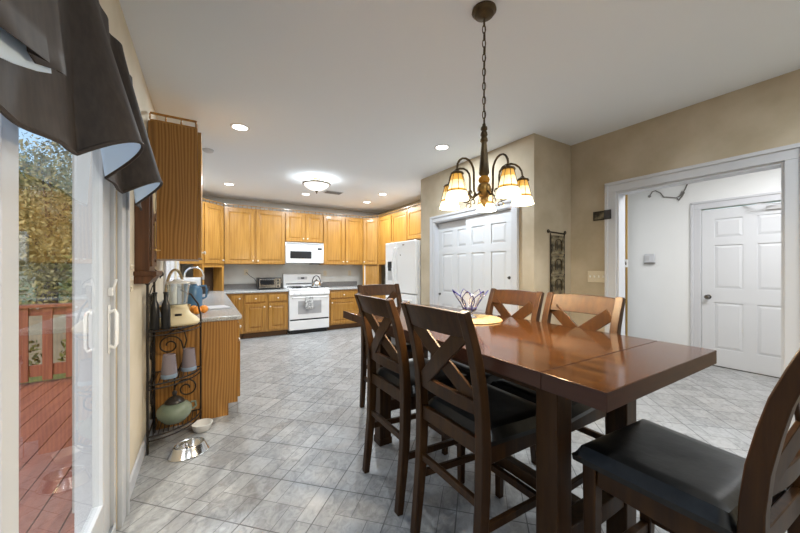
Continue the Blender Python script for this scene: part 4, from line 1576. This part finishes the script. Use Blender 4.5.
mb.tube([(.13, -.004, .32), (.12, -.004, .22), (.15, -.004, .13)], .006, 6)
mb.build('scrollwork', M['iron'], t)
mb = MB()
for p in (scroll(-.16, .32, .08, .02, 1.5, PI, -1), scroll(-.19, .69, .08, .02, 1.5, 0, 1)):
    mb.tube([(.004, x, z) for x, z in p], .005, 6)
mb.tube([(.004, -.24, .32), (.004, -.22, .45), (.004, -.12, .58), (.004, -.11, .69)], .005, 6)
for k in range(3):
    y = -.26 + k * .08
    mb.tube([(.004, y, .865), (.004, y, 1.12)], .005, 6)
mb.tube([(.004, -.345, 1.12), (.004, 0, 1.12)], .006, 6)
mb.build('scrollwork', M['iron'], t)

# blender
t = thing('blender', 'cream blender with a clear jar on the top shelf of the iron rack', 'blender', (RX + .165, RY - .108, .8715), R(4))
mb = MB()
def sq(r_, n=28, p=.62):
    out = []
    for i in range(n):
        a = 2 * PI * i / n
        c, s_ = math.cos(a), math.sin(a)
        out.append((math.copysign(abs(c) ** p, c) * r_, math.copysign(abs(s_) ** p, s_) * r_))
    return out
lv = [(.098, 0), (.108, .012), (.108, .028), (.095, .05), (.065, .085), (.052, .115), (.050, .135)]
vs, fs = [], []
n = 28
for r_, z in lv:
    vs += [(x * 1.34, y * 1.08, z) for x, y in sq(r_)]
for j in range(len(lv) - 1):
    for k in range(n):
        k2 = (k + 1) % n
        fs.append((j * n + k, j * n + k2, (j + 1) * n + k2, (j + 1) * n + k))
fs += [list(range(n))[::-1], [(len(lv) - 1) * n + k for k in range(n)]]
mb.add(vs, fs)
mb.build('base', M['cream'], t)
o = B(-.022, .022, -.082, -.05, .075, .092).build('control_panel', M['black'], t, bevel=.004)
mb = MB()
mb.lathe([(.052, .136), (.058, .15), (.064, .20), (.076, .31), (.078, .325), (.073, .325), (.070, .31), (.058, .20), (.052, .155), (.001, .150), (.001, .136)], 24)
mb.build('jar', M['jarglass'], t)
MB().lathe([(.001, .326), (.079, .326), (.080, .340), (.04, .345), (.03, .358), (.001, .359)], 24).build('lid', M['ceramic'], t)
MB().lathe([(.001, .1352), (.060, .1352), (.061, .158), (.060, .16), (.0535, .1355)], 20).build('collar', M['cream'], t)

# dark bottles behind the blender
bt = [((RX + .036, RY - .30), 'dark bottle on the top rack shelf nearest the sliding door'), ((RX + .100, RY - .288), 'dark bottle beside the blender on the top rack shelf')]
mb = MB().lathe([(.001, 0), (.027, 0), (.029, .006), (.029, .15), (.024, .185), (.013, .215), (.013, .26), (.016, .262), (.016, .272), (.001, .273)], 18)
b0 = mb.build('bottle', M['black'], None)
for k, (p, lb) in enumerate(bt):
    o = b0 if k == 0 else b0.copy()
    if k:
        COL.objects.link(o)
    o.location = (*p, .8715)
    tag(o, lb, 'bottle', 'dark bottles on the iron rack')
# lilac tumblers on the middle shelf
tp = [((RX + .115, RY - .225), 'lilac plastic tumbler on the middle rack shelf, nearest the wall'), ((RX + .235, RY - .09), 'lilac plastic tumbler on the middle rack shelf, nearest the oak end panel')]
for k, (p, lb) in enumerate(tp):
    if k == 0:
        tt = thing('tumbler', lb, 'tumbler', (*p, .4915), 0, 'lilac tumblers on the rack')
        MB().lathe([(.050, .03), (.052, .032), (.040, .175), (.037, .175), (.048, .03)][::1], 22, close=True).build('cup', M['lilac'], tt)
        MB().lathe([(.001, 0), (.052, 0), (.053, .02), (.050, .032), (.001, .032)], 22).build('base', M['bluebase'], tt)
    else:
        dup(tt, (*p, .4915), .5, lb)
# celadon pot
t = thing('lidded_jar', 'round celadon green pot with a dark lid on the bottom rack shelf', 'pot', (RX + .145, RY - .165, .1265))
MB().lathe([(.001, 0), (.06, 0), (.075, .01), (.108, .05), (.118, .085), (.110, .115), (.085, .14), (.06, .152), (.001, .152)], 32).build('body', M['celadon'], t)
MB().lathe([(.001, .152), (.066, .152), (.064, .162), (.045, .182), (.02, .196), (.012, .20), (.016, .213), (.018, .226), (.010, .238), (.001, .240)], 26).build('lid', M['lid'], t)
mb = MB()
mb.tube([(.105, .03, .12), (.135, .035, .118), (.14, .036, .08), (.115, .03, .06)], .008, 8)
mb.build('handle', M['celadon'], t)

# bowls on the floor
t = thing('pet_bowl', 'stainless steel oval double pet bowl on the tile floor', 'pet bowl', (-.105, 2.735, 0), R(15))
vs, fs = [], []
n = 40
def ov(a, r_):
    # rounded oblong, longer along x
    return ((r_ + .0) * math.cos(a) * 1.28, r_ * math.sin(a))
lv = [(.098, 0.001), (.100, .005), (.096, .008), (.078, .062), (.074, .067), (.070, .065), (.062, .025), (.055, .018)]
for r_, z in lv:
    vs += [(*ov(2 * PI * i / n, r_), z) for i in range(n)]
for j in range(len(lv) - 1):
    for k in range(n):
        k2 = (k + 1) % n
        fs.append((j * n + k, j * n + k2, (j + 1) * n + k2, (j + 1) * n + k))
fs.append([(len(lv) - 1) * n + k for k in range(n)])
MB().add(vs, fs).build('dish', M['steel'], t)
B(-.008, .008, -.062, .062, .019, .052).build('divider', M['steel'], t, bevel=.006)
o = MB().lathe([(.001, 0), (.052, 0), (.060, .008), (.074, .052), (.077, .058), (.072, .058), (.057, .012), (.001, .010)], 28).build('ceramic_bowl', M['ceramic'], None)
o.location = (-.028, 3.07, 0)
tag(o, 'small round white ceramic bowl on the floor before the oak end panel', 'bowl')

# ------------------------------------------------------------------ things on the left counter
t = thing('faucet', 'chrome gooseneck faucet at the kitchen sink', 'faucet', (-.23, 4.85, ZT))
mb = MB()
mb.lathe([(.001, 0), (.028, 0), (.026, .012), (.014, .02), (.012, .05), (.001, .05)], 18)
pts = [(0, 0, .04), (0, 0, .34)] + [(.10 - .10 * math.cos(a), 0, .34 + .10 * math.sin(a)) for a in [PI * k / 10 for k in range(1, 11)]] + [(.20, 0, .28)]
mb.tube(pts, .011, 10)
mb.build('spout', M['chrome'], t)
MB().tube([(0, -.06, 0), (0, -.06, .05), (.05, -.07, .075)], [.012, .010, .006], 8).build('lever', M['chrome'], t)
t = thing('wicker_basket', 'wicker basket with a tall arched handle on the near counter end', 'basket', (-.235, 3.46, ZT), R(55))
MB().lathe([(.001, 0), (.09, 0), (.10, .01), (.115, .09), (.118, .10), (.110, .10), (.094, .014), (.001, .012)], 26).build('body', M['wicker'], t)
MB().tube([(.112 * math.cos(a), 0, .085 + .33 * math.sin(a) ** .8) for a in [PI * k / 20 for k in range(21)]], .011, 8).build('handle', M['straw'], t)
t = thing('water_jug', 'blue plastic jug on the left counter by the faucet', 'jug', (-.115, 4.05, ZT))
MB().lathe([(.001, 0), (.075, 0), (.082, .012), (.082, .19), (.07, .225), (.03, .25), (.03, .26), (.001, .26)], 24).build('body', M['bluejug'], t)
MB().lathe([(.001, .26), (.033, .26), (.033, .285), (.001, .286)], 18).build('cap', M['ceramic'], t)
MB().tube([(.05, 0, .235), (.11, 0, .24), (.12, 0, .20), (.115, 0, .12), (.08, 0, .10)], .010, 8).build('handle', M['bluejug'], t)
t = thing('bread_maker', 'white dome-topped countertop appliance with a black trim on the left counter', 'appliance', (-.17, 4.50, ZT), PI / 2)
B(-.15, .15, -.12, .12, .01, .19).build('body', M['white'], t, bevel=.02, seg=3)
mb = MB()
mb.prism([(-.15, .19)] + [(-.15 * math.cos(a), .19 + .13 * math.sin(a)) for a in [PI * k / 14 for k in range(1, 14)]] + [(.15, .19)], -.118, .118, 'y')
mb.build('lid', M['white'], t, bevel=.01)
mb = MB()
mb.sweep([(.153 * math.cos(a), -.125, .19 + .133 * math.sin(a)) for a in [PI * k / 14 for k in range(15)]], .012, .012, (0, 1, 0))
mb.build('trim_band', M['black'], t)
for k in range(4):
    MB().lathe([(.001, 0), (.015, 0), (.015, .012), (.001, .012)], 10, ((-.12, .12, -.12, .12)[k], (-.09, -.09, .09, .09)[k], 0)).build('foot', M['black'], t)
# oranges
op = [((-.075, 3.52), 'orange on the counter end nearest the blender jar'), ((-.02, 3.60), 'orange on the counter nearest the room edge'), ((-.10, 3.62), 'orange at the back of the three oranges on the counter')]
mb = MB()
mb.ball((0, 0, .037), .038, 10, (1, 1, .97))
for k, (p, lb) in enumerate(op):
    if k == 0:
        o0 = thing('orange', lb, 'fruit', (*p, ZT), 0, 'oranges on the counter')
        MB().ball((0, 0, .0372), .038, 10, (1, 1, .97)).build('fruit_body', M['orange'], o0)
        MB().lathe([(.001, .073), (.005, .073), (.004, .077), (.001, .078)], 8).build('stem', M['bark'], o0)
    else:
        dup(o0, (*p, ZT), k, lb)
o = MB()
mb = MB()
for (a, b) in ((0, .002), (.004, .007), (.0, .012)):
    mb.box(-.10 + a, .10 + a, -.14, .14, b - .001, b + .003)
o = mb.build('paper_stack', M['trim'], None)
o.location = (.10, 3.95, ZT + .0002)
o.rotation_euler = (0, 0, .2)
tag(o, 'loose white papers lying on the left counter', 'paper')
o = MB().lathe([(.001, 0), (.05, 0), (.055, .01), (.07, .12), (.066, .12), (.05, .014), (.001, .012)], 20).build('flower_pot', M['lid'], None)
o.location = (-.02, 6.30, ZT)
tag(o, 'small dark pot in front of the open corner garage', 'pot')

# ------------------------------------------------------------------ right side wall pieces
t = thing('wall_plaque', 'black iron hanger with three square relief tiles on the closet end wall', 'wall decoration', (3.255, YN, 1.03))
mb = MB()
mb.tube([(-.16, -.012, .675), (.135, -.012, .665)], .007, 8)
for x in (-.165, .135):
    mb.tube([(x + .014 * math.cos(a), -.012, .68 + .014 * math.sin(a)) for a in [2 * PI * k / 14 for k in range(14)]], .006, 6, closed=True)
for x in (-.125, .125):
    mb.tube([(x, -.010, .66), (x, -.010, -.005)], .006, 6)
mb.build('hanger', M['iron'], t)
for k in range(3):
    z = .01 + .215 * k
    o = raised(MB(), .22, .20, .018, [(.02, .20)], [(.02, .18)], depth=.006, bev=.008).build('tile', M['tilepic'], t, smooth=False, bevel=.002)
    o.location = (-.11, -.002, z)
    mb = MB()
    mb.tube([(.05, -.02, .04), (.05, -.022, .11)] + [(.11 - .06 * math.cos(a), -.022, .11 + .05 * math.sin(a)) for a in [PI * i / 8 for i in range(1, 8)]] + [(.17, -.022, .11), (.17, -.02, .04)], .005, 6)
    mb.build('arch_relief', M['bronze'], o)
t = thing('wall_sign', 'small dark plaque high on the right wall beside the hall opening casing', 'sign', (XR, 1.745, 1.865), -PI / 2)
B(-.095, .0325, -.016, 0, -.047, .047).build('board', M['iron'], t, bevel=.003)
B(.0325, .095, -.05, -.0375, -.05, .045).build('board', M['black'], t, bevel=.003)
B(.028, .036, -.045, -.012, -.045, .045).build('spacer', M['iron'], t)
B(-.085, .022, -.0185, -.0155, -.036, .036).build('panel', M['tilepic'], t)
t = thing('switch_plate', 'wide cream four-switch plate on the right wall below the dark plaque', 'switch plate', (XR, 1.806, 1.228), -PI / 2)
B(-.094, .094, -.007, -.0005, -.06, .06).build('cover_plate', M['plate'], t, bevel=.004)
for k in range(4):
    x = -.066 + k * .044
    B(x - .005, x + .005, -.018, -.006, -.008, .014).build('toggle', M['ceramic'], t, bevel=.002)
t = thing('thermostat', 'small white thermostat with a grey base on the hall wall', 'thermostat', (XH, 2.225, 1.46), -PI / 2)
B(-.065, .065, -.03, -.0005, -.055, .075).build('body', M['trim'], t, bevel=.006)
B(-.068, .068, -.034, -.0005, -.08, -.056).build('base', M['grille'], t, bevel=.004)
B(-.05, .0, -.034, -.028, -.03, .05).build('display', M['whitegrey'], t, bevel=.003)
t = thing('loose_wiring', 'dark loose wiring and small boxes high on the white hall wall', 'wiring', (XH, 1.95, 2.42), -PI / 2)
B(.12, .215, -.035, -.0005, .10, .135).build('junction_box', M['grille'], t, bevel=.003)
B(.05, .115, -.02, -.0005, .095, .115).build('junction_box', M['nickel'], t, bevel=.003)
mb = MB()
mb.tube([(-.27, -.012, .02), (-.24, -.015, .07), (-.20, -.015, .075), (-.14, -.012, .03), (-.10, -.012, -.04), (-.02, -.012, -.06), (.05, -.012, -.08), (.09, -.012, -.06), (.13, -.012, -.02), (.16, -.012, .05), (.18, -.012, .11)], .008, 6)
mb.tube([(.06, -.012, -.09), (.08, -.014, -.12), (.11, -.014, -.08), (.14, -.014, -.02), (.12, -.014, .0), (.09, -.014, -.06)], .010, 6)
mb.ball((-.275, -.02, .005), .022, 6)
mb.build('wire', M['grille'], t)
